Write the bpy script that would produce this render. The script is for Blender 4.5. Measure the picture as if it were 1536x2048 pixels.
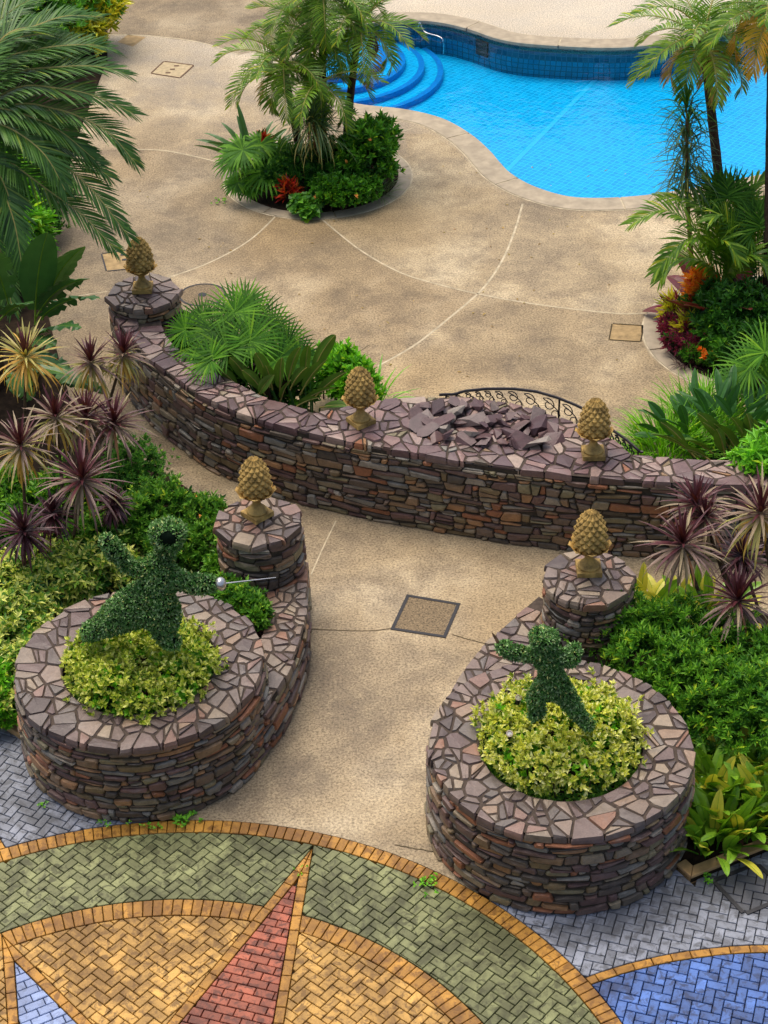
import bpy, bmesh, math, random
import numpy as np
from mathutils import Vector, Matrix
from mathutils.geometry import tessellate_polygon
random.seed(7); np.random.seed(7)
for o in list(bpy.data.objects): bpy.data.objects.remove(o)
S = bpy.context.scene
COL = S.collection
R = math.radians
# ------------------------------------------------------------------ camera
FPX, PITCH, ROLL, CAMH = 3732.7, 0.612997, -0.026027, 14.5222
cp, sp, cr, sr = math.cos(PITCH), math.sin(PITCH), math.cos(ROLL), math.sin(ROLL)
R0, U0, F0 = Vector((1, 0, 0)), Vector((0, sp, cp)), Vector((0, cp, -sp))
RV, UV = R0 * cr + U0 * sr, -R0 * sr + U0 * cr
cam = bpy.data.cameras.new('camera'); camo = bpy.data.objects.new('camera', cam); COL.objects.link(camo)
m = Matrix((RV, UV, -F0)).transposed().to_4x4(); m.translation = (0, 0, CAMH); camo.matrix_world = m
cam.sensor_fit = 'VERTICAL'; cam.sensor_height = 36; cam.lens = 36 * FPX / 2048
cam.clip_start = .1; cam.clip_end = 2000
S.camera = camo
# ------------------------------------------------------------------ sky, sun, exposure
W = bpy.data.worlds.new('World'); S.world = W; W.use_nodes = True
wn = W.node_tree; bg = wn.nodes['Background']
sky = wn.nodes.new('ShaderNodeTexSky'); sky.sky_type = 'NISHITA'; sky.sun_disc = False
SUN_EL, SUN_AZ = R(70), R(-35)          # azimuth measured from +Y towards +X
sky.sun_elevation = SUN_EL; sky.sun_rotation = SUN_AZ
sky.air_density = 1.0; sky.dust_density = 6.0; sky.ozone_density = 1.0
wn.links.new(sky.outputs[0], bg.inputs[0]); bg.inputs[1].default_value = 0.15
sun = bpy.data.lights.new('sun', 'SUN'); suno = bpy.data.objects.new('sun', sun); COL.objects.link(suno)
sun.energy = 1.45; sun.angle = R(50); sun.color = (1, .93, .82)
sd = Vector((math.sin(SUN_AZ) * math.cos(SUN_EL), math.cos(SUN_AZ) * math.cos(SUN_EL), math.sin(SUN_EL)))
suno.rotation_euler = sd.to_track_quat('Z', 'Y').to_euler(); suno.location = (0, 0, 60)
S.view_settings.view_transform = 'Standard'; S.view_settings.look = 'None'
S.view_settings.gamma = 1; S.view_settings.exposure = 0.28; S.view_settings.use_curve_mapping = False
S.render.engine = 'CYCLES'
S.cycles.max_bounces = 5; S.cycles.diffuse_bounces = 3; S.cycles.glossy_bounces = 2; S.cycles.transmission_bounces = 3; S.cycles.transparent_max_bounces = 8
S.cycles.use_adaptive_sampling = True; S.cycles.use_denoising = True
# ------------------------------------------------------------------ survey helpers: real places from sight lines
def ray(px, py):
    x = (px - 768) / FPX; y = -(py - 1024) / FPX
    return RV * x + UV * y + F0
def G(px, py, z=0.0):                    # where the sight line meets height z
    d = ray(px, py); t = (z - CAMH) / d.z
    return Vector((d.x * t, d.y * t, z))
def A(px, py, Y):                        # where the sight line meets depth Y
    d = ray(px, py); t = Y / d.y
    return Vector((d.x * t, Y, CAMH + d.z * t))
def PX(p):
    d = Vector(p) - Vector((0, 0, CAMH)); f = d.dot(F0)
    return 768 + FPX * d.dot(RV) / f, 1024 - FPX * d.dot(UV) / f
# ------------------------------------------------------------------ object helpers
def tag(o, label=None, cat=None, group=None, kind=None):
    if label: o['label'] = label
    if cat: o['category'] = cat
    if group: o['group'] = group
    if kind: o['kind'] = kind
    return o
def thing(name, loc, label, cat, group=None):
    o = bpy.data.objects.new(name, None); COL.objects.link(o); o.location = loc
    o.empty_display_size = .1
    return tag(o, label, cat, group)
def mkmesh(name, v, f, mats, mi=None, smooth=False):
    me = bpy.data.meshes.new(name)
    me.from_pydata([tuple(p) for p in v], [], f)
    for m_ in mats: me.materials.append(m_)
    if mi is not None and len(mats) > 1: me.polygons.foreach_set('material_index', np.array(mi, dtype=np.int32))
    if smooth: me.polygons.foreach_set('use_smooth', np.ones(len(me.polygons), dtype=bool))
    me.update(); return me
def put(name, me, parent=None, loc=(0, 0, 0), rot=None):
    o = bpy.data.objects.new(name, me); COL.objects.link(o)
    if parent: o.parent = parent
    o.location = loc
    if rot: o.rotation_euler = rot
    return o
class MB:
    def __init__(s): s.v = []; s.f = []; s.m = []
    def add(s, vs, fs, mi=0):
        b = len(s.v); s.v.extend([tuple(p) for p in vs]); s.f.extend([tuple(i + b for i in q) for q in fs]); s.m.extend([mi] * len(fs))
    def build(s, name, mats, parent=None, org=(0, 0, 0), smooth=False, world=True):
        """verts are in world space; org is the world place of the parent (or of the object when it has none)"""
        if not isinstance(mats, (list, tuple)): mats = [mats]
        ox, oy, oz = org
        me = mkmesh(name, [(a - ox, b - oy, c - oz) for a, b, c in s.v], s.f, mats, s.m, smooth)
        return put(name, me, parent, (0, 0, 0) if parent else org)
def box(mb, c, half, ax=(1, 0, 0), mi=0, up=(0, 0, 1)):
    ax = Vector(ax).normalized(); up = Vector(up); ay = up.cross(ax).normalized(); az = ax.cross(ay)
    c = Vector(c); vs = []
    for k in (-1, 1):
        for i, j in ((-1, -1), (1, -1), (1, 1), (-1, 1)):
            vs.append(c + ax * i * half[0] + ay * j * half[1] + az * k * half[2])
    mb.add(vs, [(3, 2, 1, 0), (4, 5, 6, 7), (0, 1, 5, 4), (1, 2, 6, 5), (2, 3, 7, 6), (3, 0, 4, 7)], mi)
def tube(mb, pts, rad, k=6, mi=0, closed_end=True):
    pts = [Vector(p) for p in pts]; n = len(pts)
    if not hasattr(rad, '__len__'): rad = [rad] * n
    prev = None; vs = []; fs = []
    for i, p in enumerate(pts):
        t = (pts[min(i + 1, n - 1)] - pts[max(i - 1, 0)]).normalized()
        if prev is None:
            a = Vector((0, 0, 1)) if abs(t.z) < .9 else Vector((1, 0, 0)); u = t.cross(a).normalized()
        else:
            u = (prev - t * prev.dot(t)); u = u.normalized() if u.length > 1e-6 else t.orthogonal().normalized()
        prev = u; w = t.cross(u)
        for j in range(k):
            an = 2 * math.pi * j / k; vs.append(p + (u * math.cos(an) + w * math.sin(an)) * rad[i])
    for i in range(n - 1):
        for j in range(k):
            fs.append((i * k + j, i * k + (j + 1) % k, (i + 1) * k + (j + 1) % k, (i + 1) * k + j))
    if closed_end: fs.append(tuple(range(k))[::-1]); fs.append(tuple((n - 1) * k + j for j in range(k)))
    mb.add(vs, fs, mi)
def lathe(mb, c, prof, k=24, mi=0):
    c = Vector(c); vs = []; fs = []; n = len(prof)
    for r_, z in prof:
        for j in range(k):
            a = 2 * math.pi * j / k; vs.append(c + Vector((r_ * math.cos(a), r_ * math.sin(a), z)))
    for i in range(n - 1):
        for j in range(k):
            fs.append((i * k + j, i * k + (j + 1) % k, (i + 1) * k + (j + 1) % k, (i + 1) * k + j))
    fs.append(tuple(range(k))[::-1]); fs.append(tuple((n - 1) * k + j for j in range(k)))
    mb.add(vs, fs, mi)
def crom(pts, n, closed=False):
    """Catmull-Rom, n samples a span"""
    P = [Vector(p) for p in pts]; L = len(P); out = []
    for i in range(L if closed else L - 1):
        if closed: a, b, c, d = P[(i - 1) % L], P[i], P[(i + 1) % L], P[(i + 2) % L]
        else: a, b, c, d = P[max(i - 1, 0)], P[i], P[i + 1], P[min(i + 2, L - 1)]
        for k in range(n):
            t = k / n
            out.append(.5 * ((2 * b) + (c - a) * t + (2 * a - 5 * b + 4 * c - d) * t * t + (3 * b - a - 3 * c + d) * t ** 3))
    if not closed: out.append(P[-1].copy())
    return out
def resample(pts, n):
    P = [Vector(p) for p in pts]; L = [0]
    for a, b in zip(P, P[1:]): L.append(L[-1] + (b - a).length)
    out = []; j = 0
    for i in range(n):
        s_ = L[-1] * i / (n - 1)
        while j < len(P) - 2 and L[j + 1] < s_: j += 1
        t = (s_ - L[j]) / max(L[j + 1] - L[j], 1e-9); out.append(P[j].lerp(P[j + 1], t))
    return out
# ------------------------------------------------------------------ materials
def srgb(r, g, b):
    f = lambda c: (c / 255 / 12.92) if c / 255 <= .04045 else ((c / 255 + .055) / 1.055) ** 2.4
    return (f(r), f(g), f(b), 1)
class NT:
    def __init__(s, name):
        s.mat = bpy.data.materials.new(name); s.mat.use_nodes = True; s.t = s.mat.node_tree; s.n = s.t.nodes
        s.p = s.n['Principled BSDF']; s.out = s.n['Material Output']
    def new(s, ty, **kw):
        x = s.n.new(ty)
        for k, v in kw.items(): setattr(x, k, v)
        return x
    def ln(s, a, b): s.t.links.new(a, b)
    def noise(s, scale, detail=3, rough=.55, vec=None, dist=0):
        x = s.new('ShaderNodeTexNoise'); x.inputs['Scale'].default_value = scale; x.inputs['Detail'].default_value = detail
        x.inputs['Roughness'].default_value = rough; x.inputs['Distortion'].default_value = dist
        if vec: s.ln(vec, x.inputs['Vector'])
        return x.outputs['Fac']
    def pos(s): return s.new('ShaderNodeNewGeometry').outputs['Position']
    def ramp(s, fac, stops, mode='LINEAR'):
        x = s.new('ShaderNodeValToRGB'); x.color_ramp.interpolation = mode; e = x.color_ramp.elements
        e[0].position, e[0].color = stops[0][0], stops[0][1]; e[1].position, e[1].color = stops[1][0], stops[1][1]
        for p_, c_ in stops[2:]:
            k = e.new(p_); k.color = c_
        s.ln(fac, x.inputs[0]); return x.outputs[0]
    def mix(s, fac, a, b, mode='MIX'):
        x = s.new('ShaderNodeMix', data_type='RGBA', blend_type=mode)
        for sock, v in ((x.inputs[0], fac), (x.inputs[6], a), (x.inputs[7], b)):
            if hasattr(v, 'links'): s.ln(v, sock)
            else: sock.default_value = v
        return x.outputs[2]
    def math(s, op, a, b=0):
        x = s.new('ShaderNodeMath', operation=op)
        for sock, v in ((x.inputs[0], a), (x.inputs[1], b)):
            if hasattr(v, 'links'): s.ln(v, sock)
            else: sock.default_value = v
        return x.outputs[0]
    def bump(s, h, strength, dist=.01):
        x = s.new('ShaderNodeBump'); x.inputs['Strength'].default_value = strength; x.inputs['Distance'].default_value = dist
        s.ln(h, x.inputs['Height']); s.ln(x.outputs[0], s.p.inputs['Normal'])
    def base(s, c, rough=.6, spec=.4):
        if hasattr(c, 'links'): s.ln(c, s.p.inputs['Base Color'])
        else: s.p.inputs['Base Color'].default_value = c
        s.p.inputs['Roughness'].default_value = rough; s.p.inputs['Specular IOR Level'].default_value = spec
        return s.mat
def flat(name, c, rough=.6, spec=.4, metal=0, var=.12, scale=18):
    t = NT(name); n = t.noise(scale, 4, .6, t.pos())
    c2 = tuple(x * (1 - var * 2) for x in c[:3]) + (1,); c3 = tuple(min(1, x * (1 + var)) for x in c[:3]) + (1,)
    t.base(t.ramp(n, [(.3, c2), (.7, c3)]), rough, spec); t.p.inputs['Metallic'].default_value = metal
    t.bump(n, .2, .005); return t.mat
def even(lst): 
    n = len(lst); return [(i / n, c) for i, c in enumerate(lst)]
def m_stone(name, pal, rough=.5, spec=.5, vary=.5, bloom=1):
    t = NT(name); oi = t.new('ShaderNodeObjectInfo').outputs['Random']
    c = t.ramp(oi, even(pal), 'CONSTANT'); pos = t.pos()
    n = t.noise(9, 5, .65, pos, .4); n2 = t.noise(45, 4, .6, pos)
    c = t.mix(vary, c, t.ramp(n, [(.3, (.35, .33, .3, 1)), (.55, (1, 1, 1, 1)), (.75, (1.35, 1.25, 1.2, 1))]), 'MULTIPLY')
    c = t.mix(.35, c, t.ramp(n2, [(.3, (.5, .5, .5, 1)), (.7, (1.2, 1.2, 1.2, 1))]), 'MULTIPLY')
    n3 = t.noise(3.2, 4, .7, pos)
    c = t.mix(t.ramp(n3, [(.58, (0, 0, 0, 1)), (.78, (.45 * bloom, .45 * bloom, .45 * bloom, 1))]), c, srgb(150, 140, 132))
    t.bump(t.math('ADD', n, t.math('MULTIPLY', n2, .5)), .55, .012)
    return t.base(c, rough, spec)
def m_island(name, pal, rough=.5, spec=.5):      # as m_stone for joined pieces: one tone an island
    t = NT(name); oi = t.new('ShaderNodeNewGeometry').outputs['Random Per Island']
    c = t.ramp(oi, even(pal), 'CONSTANT'); n = t.noise(12, 5, .65, t.pos(), .4)
    c = t.mix(.5, c, t.ramp(n, [(.3, (.35, .33, .3, 1)), (.55, (1, 1, 1, 1)), (.75, (1.3, 1.25, 1.2, 1))]), 'MULTIPLY')
    t.bump(n, .5, .012); return t.base(c, rough, spec)
def m_paver(name, c, dark, stain=.5, amp=.22, rough=.55):
    t = NT(name); oi = t.new('ShaderNodeObjectInfo').outputs['Random']; pos = t.pos()
    amp = max(amp, .24); lo = tuple(x * (1 - amp) for x in c[:3]) + (1,); hi = tuple(min(1, x * (1 + amp)) for x in c[:3]) + (1,)
    k = t.ramp(oi, [(0, lo), (1, hi)])
    n = t.noise(1.7, 5, .7, pos, .3); n2 = t.noise(9, 4, .7, pos, .6); n3 = t.noise(60, 3, .6, pos)
    f = t.math('MULTIPLY', t.ramp(n, [(.38, (0, 0, 0, 1)), (.7, (1, 1, 1, 1))]), stain)
    f2 = t.math('MULTIPLY', t.ramp(n2, [(.5, (0, 0, 0, 1)), (.6, (1, 1, 1, 1))]), min(1, stain * 1.25))
    n5 = t.noise(.9, 6, .7, pos, 1.0); f3 = t.math('MULTIPLY', t.ramp(n5, [(.49, (0, 0, 0, 1)), (.6, (1, 1, 1, 1))]), min(.95, stain * 1.15))
    k = t.mix(f, k, dark); k = t.mix(f2, k, dark); k = t.mix(f3, k, dark)
    k = t.mix(.3, k, t.ramp(n3, [(.3, (.6, .6, .6, 1)), (.7, (1.15, 1.15, 1.15, 1))]), 'MULTIPLY')
    t.bump(t.math('ADD', n2, n3), .25, .004)
    return t.base(k, rough, .4)
def m_leaf(name, pal, rough=.4, transl=.25, spec=.45, obj=False):
    t = NT(name); g = t.new('ShaderNodeNewGeometry').outputs['Random Per Island']
    c = t.ramp(g, ([(.95 * i / max(1, len(pal) - 1), k) for i, k in enumerate(pal)] + [(.97, tuple(min(.8, x * y) for x, y in zip(pal[-1][:3], (1.9, 1.25, .8))) + (1,))]) if len(pal) > 1 else [(0, pal[0]), (1, pal[0])])
    n = t.noise(5, 2, .5, t.pos()); c = t.mix(.45, c, t.ramp(n, [(.3, (.62, .66, .6, 1)), (.7, (1.25, 1.22, 1.1, 1))]), 'MULTIPLY')
    t.base(c, rough, spec)
    tr = t.new('ShaderNodeBsdfTranslucent'); t.ln(t.mix(1.0, c, (1.25, 1.25, .6, 1), 'MULTIPLY'), tr.inputs[0])
    mx = t.new('ShaderNodeMixShader'); mx.inputs[0].default_value = transl
    t.ln(t.p.outputs[0], mx.inputs[1]); t.ln(tr.outputs[0], mx.inputs[2]); t.ln(mx.outputs[0], t.out.inputs[0])
    return t.mat
M = {}
def lin(r, g, b): return (r, g, b, 1)
def concrete(name='concrete', tint=(1, 1, 1), pale=True):
    tint = tuple(a * b for a, b in zip(tint, (.90, .915, .985)))
    t = NT(name); pos = t.pos()
    n = t.noise(.5, 6, .55, pos, .2); n2 = t.noise(1.3, 9, .68, pos, .3); n3 = t.noise(34, 4, .8, pos); n4 = t.noise(5, 7, .72, pos); n6 = t.noise(.16, 3, .5, pos)
    T = lambda *c: tuple(x * y for x, y in zip(srgb(*c)[:3], tint)) + (1,)
    c = t.ramp(n, [(.32, T(140, 124, 96)), (.5, T(172, 152, 116)), (.68, T(200, 182, 146))])
    c = t.mix(t.ramp(n2, [(.44, (0, 0, 0, 1)), (.56, (.4, .4, .4, 1)), (.7, (.8, .8, .8, 1))]), c, T(112, 98, 78))
    c = t.mix(t.ramp(n4, [(.52, (0, 0, 0, 1)), (.72, (.4, .4, .4, 1))]), c, T(206, 184, 140))
    c = t.mix(t.ramp(n4, [(.3, (.35, .35, .35, 1)), (.44, (0, 0, 0, 1))]), c, T(128, 108, 74))
    c = t.mix(t.ramp(n6, [(.5, (0, 0, 0, 1)), (.7, (.5, .5, .5, 1))]), c, T(196, 164, 106))
    if pale:                                                # the far side of the pool is a paler, cleaner pour
        sx = t.new('ShaderNodeSeparateXYZ'); t.ln(pos, sx.inputs[0])
        f = t.math('ADD', t.math('MULTIPLY', sx.outputs[1], .14), t.math('MULTIPLY', sx.outputs[0], .05)); f = t.math('ADD', f, t.math('MULTIPLY', n2, .8))
        c = t.mix(t.ramp(t.math('MULTIPLY', t.math('SUBTRACT', f, 4.95), .7), [(0, (0, 0, 0, 1)), (1, (.75, .75, .75, 1))]), c, srgb(214, 205, 188))
    c = t.mix(.9, c, t.ramp(n3, [(.38, (.42, .4, .36, 1)), (.5, (1, 1, 1, 1)), (.62, (1.42, 1.42, 1.4, 1))]), 'MULTIPLY')
    t.bump(n3, .5, .008); return t.base(c, .62, .35)
M['concrete'] = concrete()
for nm_, tn_ in (('bay_light', (1.12, 1.12, 1.1)), ('bay_mid', (1.0, .99, .96)), ('bay_brown', (.84, .80, .74)), ('bay_grey', (.78, .77, .76)), ('bay_warm', (.95, .92, .86))): M[nm_] = concrete(nm_, tn_, False)
M['coping'] = flat('coping', srgb(172, 158, 134), .6, .35, 0, .14, 4)
M['joint'] = flat('joint', srgb(196, 182, 152), .7, .3, 0, .2, 6)
M['crack'] = flat('crack', srgb(82, 72, 54), .9, .1)
M['sand'] = flat('paving_bed', srgb(66, 58, 46), .95, .1)
M['soil'] = flat('soil', srgb(48, 38, 28), .95, .1, 0, .3, 9)
M['mortar'] = flat('mortar', srgb(70, 63, 54), .9, .15, 0, .2, 14)
M['capmortar'] = flat('cap_mortar', srgb(80, 70, 62), .9, .15, 0, .2, 14)
FACE = [srgb(*c) for c in ((116, 98, 82), (108, 86, 78), (150, 98, 68), (130, 120, 90), (126, 122, 112), (92, 80, 70), (138, 112, 84), (116, 88, 80), (158, 118, 80), (150, 140, 124), (100, 90, 78), (122, 104, 74), (82, 74, 66), (140, 126, 102), (102, 78, 72))]
CAP = [tuple(x * k for x, k in zip(srgb(*c)[:3], (.86, .84, .80))) + (1,) for c in ((140, 122, 114), (122, 104, 100), (158, 134, 114), (112, 102, 98), (144, 130, 116), (98, 84, 82), (152, 114, 94), (132, 118, 110), (108, 90, 88), (144, 116, 106), (122, 106, 100), (160, 144, 124), (88, 76, 74), (138, 120, 106), (118, 110, 106), (150, 132, 120))]
WCAP = [srgb(*c) for c in ((114, 90, 88), (128, 102, 98), (100, 76, 76), (150, 126, 116), (122, 94, 92), (154, 132, 122), (106, 82, 80), (140, 110, 102), (94, 72, 74), (126, 106, 98), (164, 144, 128), (110, 90, 88), (88, 68, 68))]
M['stone'] = m_stone('face_stone', FACE, .5, .45)
M['stone_far'] = m_island('face_stone_joined', FACE, .5, .45)
M['cap'] = m_stone('cap_stone', CAP, .45, .5, .35)
M['wallcap'] = m_stone('wall_cap_stone', WCAP, .38, .55, .4)
M['slate'] = m_stone('slate', [srgb(*c) for c in ((92, 68, 70), (108, 88, 86), (78, 56, 60), (128, 114, 108), (98, 74, 74), (142, 132, 122), (86, 64, 66), (104, 78, 74), (70, 52, 54), (84, 60, 60))], .45, .45, .5, .25)
M['green'] = m_paver('green_paver', srgb(134, 138, 92), srgb(64, 66, 36), .65, .3)
M['yellow'] = m_paver('yellow_paver', srgb(208, 162, 82), srgb(112, 80, 32), .68, .2)
M['ochre'] = m_paver('ochre_border_paver', srgb(190, 138, 54), srgb(112, 74, 24), .65, .18)
M['grey'] = m_paver('grey_paver', srgb(146, 151, 162), srgb(80, 82, 86), .6, .28)
M['greydark'] = m_paver('dark_grey_paver', srgb(96, 98, 106), srgb(70, 72, 76), .5)
M['blue'] = m_paver('blue_paver', srgb(84, 120, 188), srgb(44, 56, 88), .65, .3)
M['paleblue'] = m_paver('pale_blue_paver', srgb(146, 164, 204), srgb(98, 108, 130), .4, .15)
M['red'] = m_paver('red_paver', srgb(174, 96, 70), srgb(92, 50, 38), .7, .25)
M['kerb'] = flat('kerb_stone', srgb(190, 152, 104), .7, .3, 0, .15, 8)
M['gold'] = flat('sandstone', srgb(184, 152, 86), .65, .3, 0, .32, 9)
M['iron'] = flat('iron', srgb(38, 34, 36), .45, .5, .3)
M['steel'] = flat('steel', srgb(205, 203, 200), .25, .6, .8, .05)
M['rubber'] = flat('dark_frame', srgb(42, 42, 46), .55, .4)
M['bark'] = flat('bark', srgb(96, 78, 60), .85, .2, 0, .3, 25)
M['stemtan'] = flat('tan_stem', srgb(146, 112, 82), .8, .2, 0, .25, 25)
M['darkbark'] = flat('dark_bark', srgb(74, 58, 46), .85, .2, 0, .3, 30)
# ------------------------------------------------------------------ plane geometry
def clip(poly, p, n):
    out = []; L = len(poly)
    for i in range(L):
        a, b = poly[i], poly[(i + 1) % L]
        da = (a[0] - p[0]) * n[0] + (a[1] - p[1]) * n[1]; db = (b[0] - p[0]) * n[0] + (b[1] - p[1]) * n[1]
        if da >= 0: out.append(a)
        if (da >= 0) != (db >= 0):
            t = da / (da - db); out.append((a[0] + (b[0] - a[0]) * t, a[1] + (b[1] - a[1]) * t))
    return out
def area(p): return .5 * sum(p[i][0] * p[(i + 1) % len(p)][1] - p[(i + 1) % len(p)][0] * p[i][1] for i in range(len(p)))
def cen(p): n = len(p); return (sum(a for a, b in p) / n, sum(b for a, b in p) / n)
def tidy(p, e=.004):
    out = []
    for a in p:
        if not out or math.hypot(a[0] - out[-1][0], a[1] - out[-1][1]) > e: out.append(a)
    while len(out) > 1 and math.hypot(out[0][0] - out[-1][0], out[0][1] - out[-1][1]) <= e: out.pop()
    return out
def inset(p, d):
    p = list(p); q = p
    for i in range(len(p)):
        a, b = p[i], p[(i + 1) % len(p)]; l = math.hypot(b[0] - a[0], b[1] - a[1])
        if l < 1e-6: continue
        n = (-(b[1] - a[1]) / l, (b[0] - a[0]) / l)
        q = clip(q, (a[0] + n[0] * d, a[1] + n[1] * d), n)
        if len(q) < 3: return []
    return tidy(q, .002)
def c_in(c, r):
    def f(p):
        dx, dy = p[0] - c[0], p[1] - c[1]; l = math.hypot(dx, dy) or 1e-9
        return (c[0] + dx / l * r, c[1] + dy / l * r), (-dx / l, -dy / l)
    return f
def c_out(c, r):
    g = c_in(c, r)
    def f(p): q, n = g(p); return q, (-n[0], -n[1])
    return f
def ln(a, b, side=1):                    # keeps the left of a->b (side 1)
    l = math.hypot(b[0] - a[0], b[1] - a[1]); n = (-(b[1] - a[1]) / l * side, (b[0] - a[0]) / l * side)
    return lambda p: (a, n)
def shift(f, d):
    def g(p): q, n = f(p); return (q[0] + n[0] * d, q[1] + n[1] * d), n
    return g
# ------------------------------------------------------------------ ground, deck, pool
gm = MB(); gm.add([(-300, -100, -1.6), (300, -100, -1.6), (300, 500, -1.6), (-300, 500, -1.6)], [(0, 1, 2, 3)])
tag(gm.build('ground', M['soil']), kind='structure')
CC = (-2.35, 9.9); AX = R(71.7)          # centre of the compass rose and the axis of the whole forecourt
def mirror(p):
    dx, dy = p[0] - CC[0], p[1] - CC[1]; r_ = math.hypot(dx, dy); a = 2 * AX - math.atan2(dy, dx)
    return (CC[0] + r_ * math.cos(a), CC[1] + r_ * math.sin(a))
PL, PR, PRAD, PH = (-2.8, 16.27), (1.81, 14.75), 1.40, 1.08
pool_px = [(640, 160), (668, 193), (714, 209), (802, 219), (860, 231), (901, 246.5), (945, 274), (978, 304), (995, 324), (1019, 348), (1063, 373), (1127, 393), (1190, 398), (1274, 394), (1350, 384), (1450, 366), (1560, 345), (1720, 330), (1720, 8), (1620, 28), (1536, 47), (1441, 67), (1390, 78), (1300, 90), (1237, 95), (1160, 94), (1053, 87), (995, 77), (945, 60), (894, 47), (843, 41), (780, 42), (720, 50), (670, 72), (640, 105), (632, 135)]
pool = [(p.x, p.y) for p in crom([G(*q) for q in pool_px], 5, True)]
if area(pool) < 0: pool = pool[::-1]
def offs(poly, d):
    out = []; n = len(poly)
    for i in range(n):
        a, b = poly[i - 1], poly[(i + 1) % n]; l = math.hypot(b[0] - a[0], b[1] - a[1]); out.append((poly[i][0] + (b[1] - a[1]) / l * d, poly[i][1] - (b[0] - a[0]) / l * d))
    return out
def slab(mb, loops, z, mi=0, thick=None):
    tri = tessellate_polygon([[Vector((a, b, 0)) for a, b in lp] for lp in loops])
    vs = [(a, b, z) for lp in loops for a, b in lp]; fs = []
    for t_ in tri:
        a, b, c = [vs[i] for i in t_]
        cr_ = (b[0] - a[0]) * (c[1] - a[1]) - (b[1] - a[1]) * (c[0] - a[0])
        fs.append(tuple(t_) if cr_ > 0 else tuple(t_)[::-1])
    mb.add(vs, fs, mi)
    if thick:
        for lp in loops:
            n = len(lp); vs = [(a, b, z) for a, b in lp] + [(a, b, z - thick) for a, b in lp]
            mb.add(vs, [(i, (i + 1) % n, n + (i + 1) % n, n + i) for i in range(n)], mi)
arc = [(CC[0] + 4.965 * math.cos(a), CC[1] + 4.965 * math.sin(a)) for a in np.linspace(R(90.5), R(49.5), 40)]
deck_loop = [(-60, 26.0), (-6, 17.6), (PL[0], 16.27)] + arc + [(PR[0], PR[1]), (60, 15.2), (60, 120), (-60, 120)]
mb = MB(); slab(mb, [deck_loop, pool], 0, 0, .16)
deck = tag(mb.build('concrete_deck', M['concrete']), 'tan exposed aggregate pool deck crossed by pale curved joints', kind='structure')
# pool shell
def m_tile(name, a, b, grout, sc, rot, var=.35):
    t = NT(name); mp = t.new('ShaderNodeMapping'); wv = t.new('ShaderNodeTexNoise'); wv.inputs['Scale'].default_value = 3.5; t.ln(t.pos(), wv.inputs['Vector']); va = t.new('ShaderNodeVectorMath', operation='MULTIPLY_ADD'); t.ln(wv.outputs['Color'], va.inputs[0]); va.inputs[1].default_value = (.09, .09, 0); t.ln(t.pos(), va.inputs[2]); t.ln(va.outputs[0], mp.inputs[0]); mp.inputs['Rotation'].default_value = rot  # noise warps the tile pattern: the look of refraction through ripples
    br = t.new('ShaderNodeTexBrick'); t.ln(mp.outputs[0], br.inputs[0]); br.offset = 0.0
    br.inputs['Scale'].default_value = sc; br.inputs['Color1'].default_value = a; br.inputs['Color2'].default_value = b; br.inputs['Mortar'].default_value = grout
    br.inputs['Mortar Size'].default_value = .07; br.inputs['Brick Width'].default_value = 1; br.inputs['Row Height'].default_value = 1
    return t.base(br.outputs[0], .25, .5)
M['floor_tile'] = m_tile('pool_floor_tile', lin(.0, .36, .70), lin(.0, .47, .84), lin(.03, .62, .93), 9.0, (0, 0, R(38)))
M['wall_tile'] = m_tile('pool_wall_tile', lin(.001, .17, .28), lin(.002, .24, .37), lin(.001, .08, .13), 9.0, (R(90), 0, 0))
M['navy_tile'] = m_tile('waterline_tile', lin(.01, .06, .11), lin(.03, .12, .19), lin(.08, .16, .22), 9.0, (R(90), 0, 0))
M['nosing'] = flat('step_nosing_tile', lin(.002, .24, .66), .3, .5, 0, .1)
M['tile_line'] = flat('pale_tile_line', lin(.02, .57, .92), .3, .5, 0, .03)
n = len(pool); FZ = -.72
mb = MB(); slab(mb, [pool], FZ, 0)
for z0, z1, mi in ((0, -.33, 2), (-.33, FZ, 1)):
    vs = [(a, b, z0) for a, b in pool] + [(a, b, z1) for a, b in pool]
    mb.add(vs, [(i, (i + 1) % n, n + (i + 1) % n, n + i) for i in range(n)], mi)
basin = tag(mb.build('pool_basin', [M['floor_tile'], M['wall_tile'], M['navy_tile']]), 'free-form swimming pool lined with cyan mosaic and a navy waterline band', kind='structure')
sc_ = G(655, 125, -.4)
inpool = lambda x, y: sum(((a[1] > y) != (b[1] > y)) and (x < (b[0] - a[0]) * (y - a[1]) / (b[1] - a[1]) + a[0]) for a, b in zip(pool, pool[1:] + pool[:1])) % 2 == 1
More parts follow.
